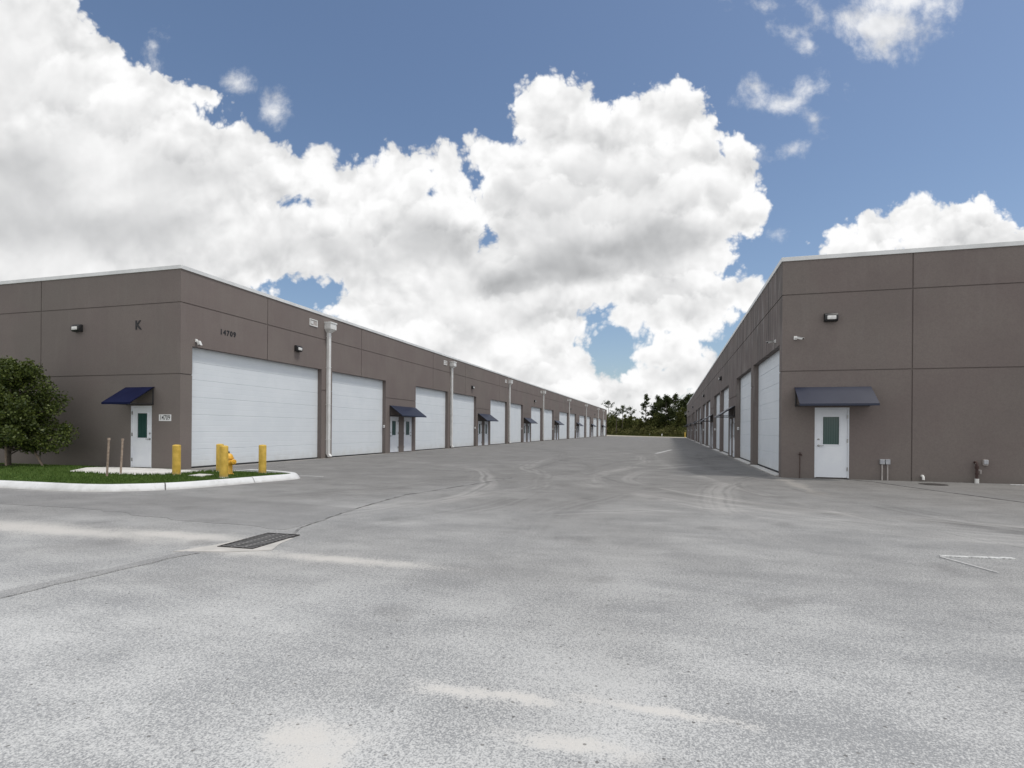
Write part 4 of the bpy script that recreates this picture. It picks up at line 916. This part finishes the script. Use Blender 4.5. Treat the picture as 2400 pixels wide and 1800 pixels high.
PINES = [
 ('tuft', (-21.7, 203.8, 0), 'single pine showing its tuft just beyond the roof end of the left warehouse', 0, 1.0),
 ('low', (-14.6, 179.4, 0), 'flat topped pine in the middle of the low group of three', 0, .98),
 ('low', (-16.4, 181.3, 0), 'small pine at the left of the low group of three', 1.9, .90),
 ('low', (-12.1, 181.6, 0), 'pine at the right of the low group of three', 4.0, .93),
 ('tall', (-6.6, 167.9, 0), 'tall slender pine standing alone left of the dense pine clump', 0, .97),
 ('thickb', (-3.3, 165.0, 0), 'pine at the left edge of the dense clump', 0, 1.0),
 ('thick', (-1.1, 160.0, 0), 'bushy pine second from the left in the dense clump', 0, .95),
 ('thickc', (1.4, 158.0, 0), 'highest pine in the middle of the dense clump', 0, .93),
 ('thick', (3.1, 150.0, 0), 'lower bushy pine in the clump just left of the right warehouse', 2.2, .80),
 ('thickb', (4.6, 150.0, 0), 'pine whose top rises behind the right warehouse roof end', 2.5, .95),
 ('tall', (-4.4, 173.0, 0), 'thin pine standing behind the left edge of the dense clump', 2.0, .80),
 ('thickc', (-.2, 173.0, 0), 'pine filling the back of the dense clump', 3.3, .93),
 ('thick', (6.4, 160.0, 0), 'pine farthest right in the dense clump behind the warehouse roof', 4.4, .98),
]
protos = {}
def pine(kind, loc, label, rz=0, s=1.):
    if kind not in protos:
        par = {'tall': (21, 12.2, 1.9, .34, 1.0), 'tuft': (22, 11.8, 2.4, .80, .55), 'low': (23, 9.3, 2.2, .72, .5), 'thick': (24, 11.5, 2.8, .28, 1.7), 'thickb': (25, 11.0, 2.6, .34, 1.6), 'thickc': (26, 12.0, 2.5, .38, 1.5)}[kind]
        t = thing('pine_tree', label, 'tree', loc, rz, 'pine trees beyond the yard'); bt, bc = pine_mesh(*par)
        obj('trunk', bt, 'bark', t, 60); obj('crown', bc, 'needle', t); protos[kind] = t
    else: t = dup(protos[kind], loc, rz, label)
    t.scale = (s, s, s); return t
for k_, loc, lab, rz, s in PINES: pine(k_, loc, lab, rz, s)

# woodland edge: one mass of brush and young trees
bm = B(); rr = random.Random(5)
def wood_top(x):      # height of the mass along its front
    f = max(0., min(1., (x+34)/38.))
    return (8.2-3.7*min(1, f*1.35))*(1 if x > -25.5 else max(.35, 1+(x+25.5)*.09))*(1+.10*math.sin(x*.9)+.07*math.sin(x*2.3+1))
def front(x):
    pts = [(-60, 215), (-26, 208), (-16, 180), (-7, 160), (0, 148), (6, 140), (40, 138)]
    for (a, b), (c, d) in zip(pts, pts[1:]):
        if x <= c: return b+(d-b)*(x-a)/(c-a)
    return 138
cl = []
for i in range(2000):
    x = rr.uniform(-46, 14); dpt = rr.random()**1.3*26; y = front(x)+dpt; top = wood_top(x)*(.30+.70*min(1, dpt/12))*rr.uniform(.75, 1.05)
    z = top*rr.random()**.7; cl.append((Vector((x, y, z)), rr.uniform(.5, 1.2)))
for i in range(46):
    x = rr.uniform(-25, 8); y = front(x)+rr.uniform(2, 14); th = wood_top(x)*rr.uniform(.7, 1.08)*(1 if x < -4 else 1.35); ww = rr.uniform(.5, 1.1)
    for k in range(12): cl.append((Vector((x+rr.gauss(0, ww)*(1.1-k/12), y, th*(.45+.55*k/11))), rr.uniform(.35, .8)))
bm2 = B()
for c, r_ in cl:
    low = c.z < rr.uniform(1.2, 3.2)
    for k in range(int(20+24*r_)):
        v = Vector((rr.gauss(0, 1), rr.gauss(0, 1), rr.gauss(0, .8))).normalized()*r_*rr.random()**.45; q = c+v
        if q.z < .05: q.z = rr.uniform(.05, .5)
        if q.x < -27 and q.z > 4: continue
        leaf_quad(bm2 if low else bm, q, rr.uniform(.3, .65), rr, .5, .6)
tag(obj('underbrush', bm2, 'brush'), 'lighter olive shrubs along the front of the woodland', 'shrubs', kind='stuff')
tag(obj('woodland', bm, 'bush'), 'mass of green scrub and young trees at the far end of the yard', 'woodland', kind='stuff')
bm = B()
for i in range(4200):
    x = rr.uniform(-46, 14); y = front(x)-rr.random()**2*4; h_ = rr.uniform(.2, .8)*(1-.1*(front(x)-y)); a = rr.uniform(0, 3.14); w = rr.uniform(.05, .12)
    bm.faces.new((bm.verts.new((x-w, y, -.02)), bm.verts.new((x+w, y, -.02)), bm.verts.new((x+rr.uniform(-.2, .2), y, h_))))
tag(obj('tall_grass', bm, 'bush'), 'rough tall grass along the foot of the woodland', 'grass', kind='stuff')
# low berm of trees very far behind so that the horizon is closed
bm = B(); rr = random.Random(9)
for i in range(9000):
    x = rr.uniform(-260, 260); y = 330+rr.uniform(-10, 10); q = Vector((x, y, rr.random()*(3.5+.8*math.sin(x*.05)+.6*math.sin(x*.21)))); leaf_quad(bm, q, rr.uniform(2.0, 4.0), rr, .2, .8)
tag(obj('far_woodland', bm, 'needle'), 'dark distant tree line closing the horizon', 'woodland', kind='stuff')

# small things at the far end
bollard_far = dup(bo, (3.25, 128.3, 0), 0, 'yellow bollard at the far end of the right warehouse'); bollard_far.scale = (1.2, 1.2, 1.35)
for i, (x, y, lab) in enumerate(((-21.0, 196, 'left'), (-5.2, 157, 'middle'), (-1.9, 148.5, 'right'))):
    bm = B(); add_tube(bm, [(0, 0, -.1), (0, 0, .62), (0, 0, .70)], [.13, .13, .07], 10); o = obj('marker_post', bm, 'trimwhite', smooth=50); o.location = (x, y, 0)
    tag(o, 'short white marker post in front of the woodland, %s one of three' % lab, 'marker post', 'marker posts before the woodland')
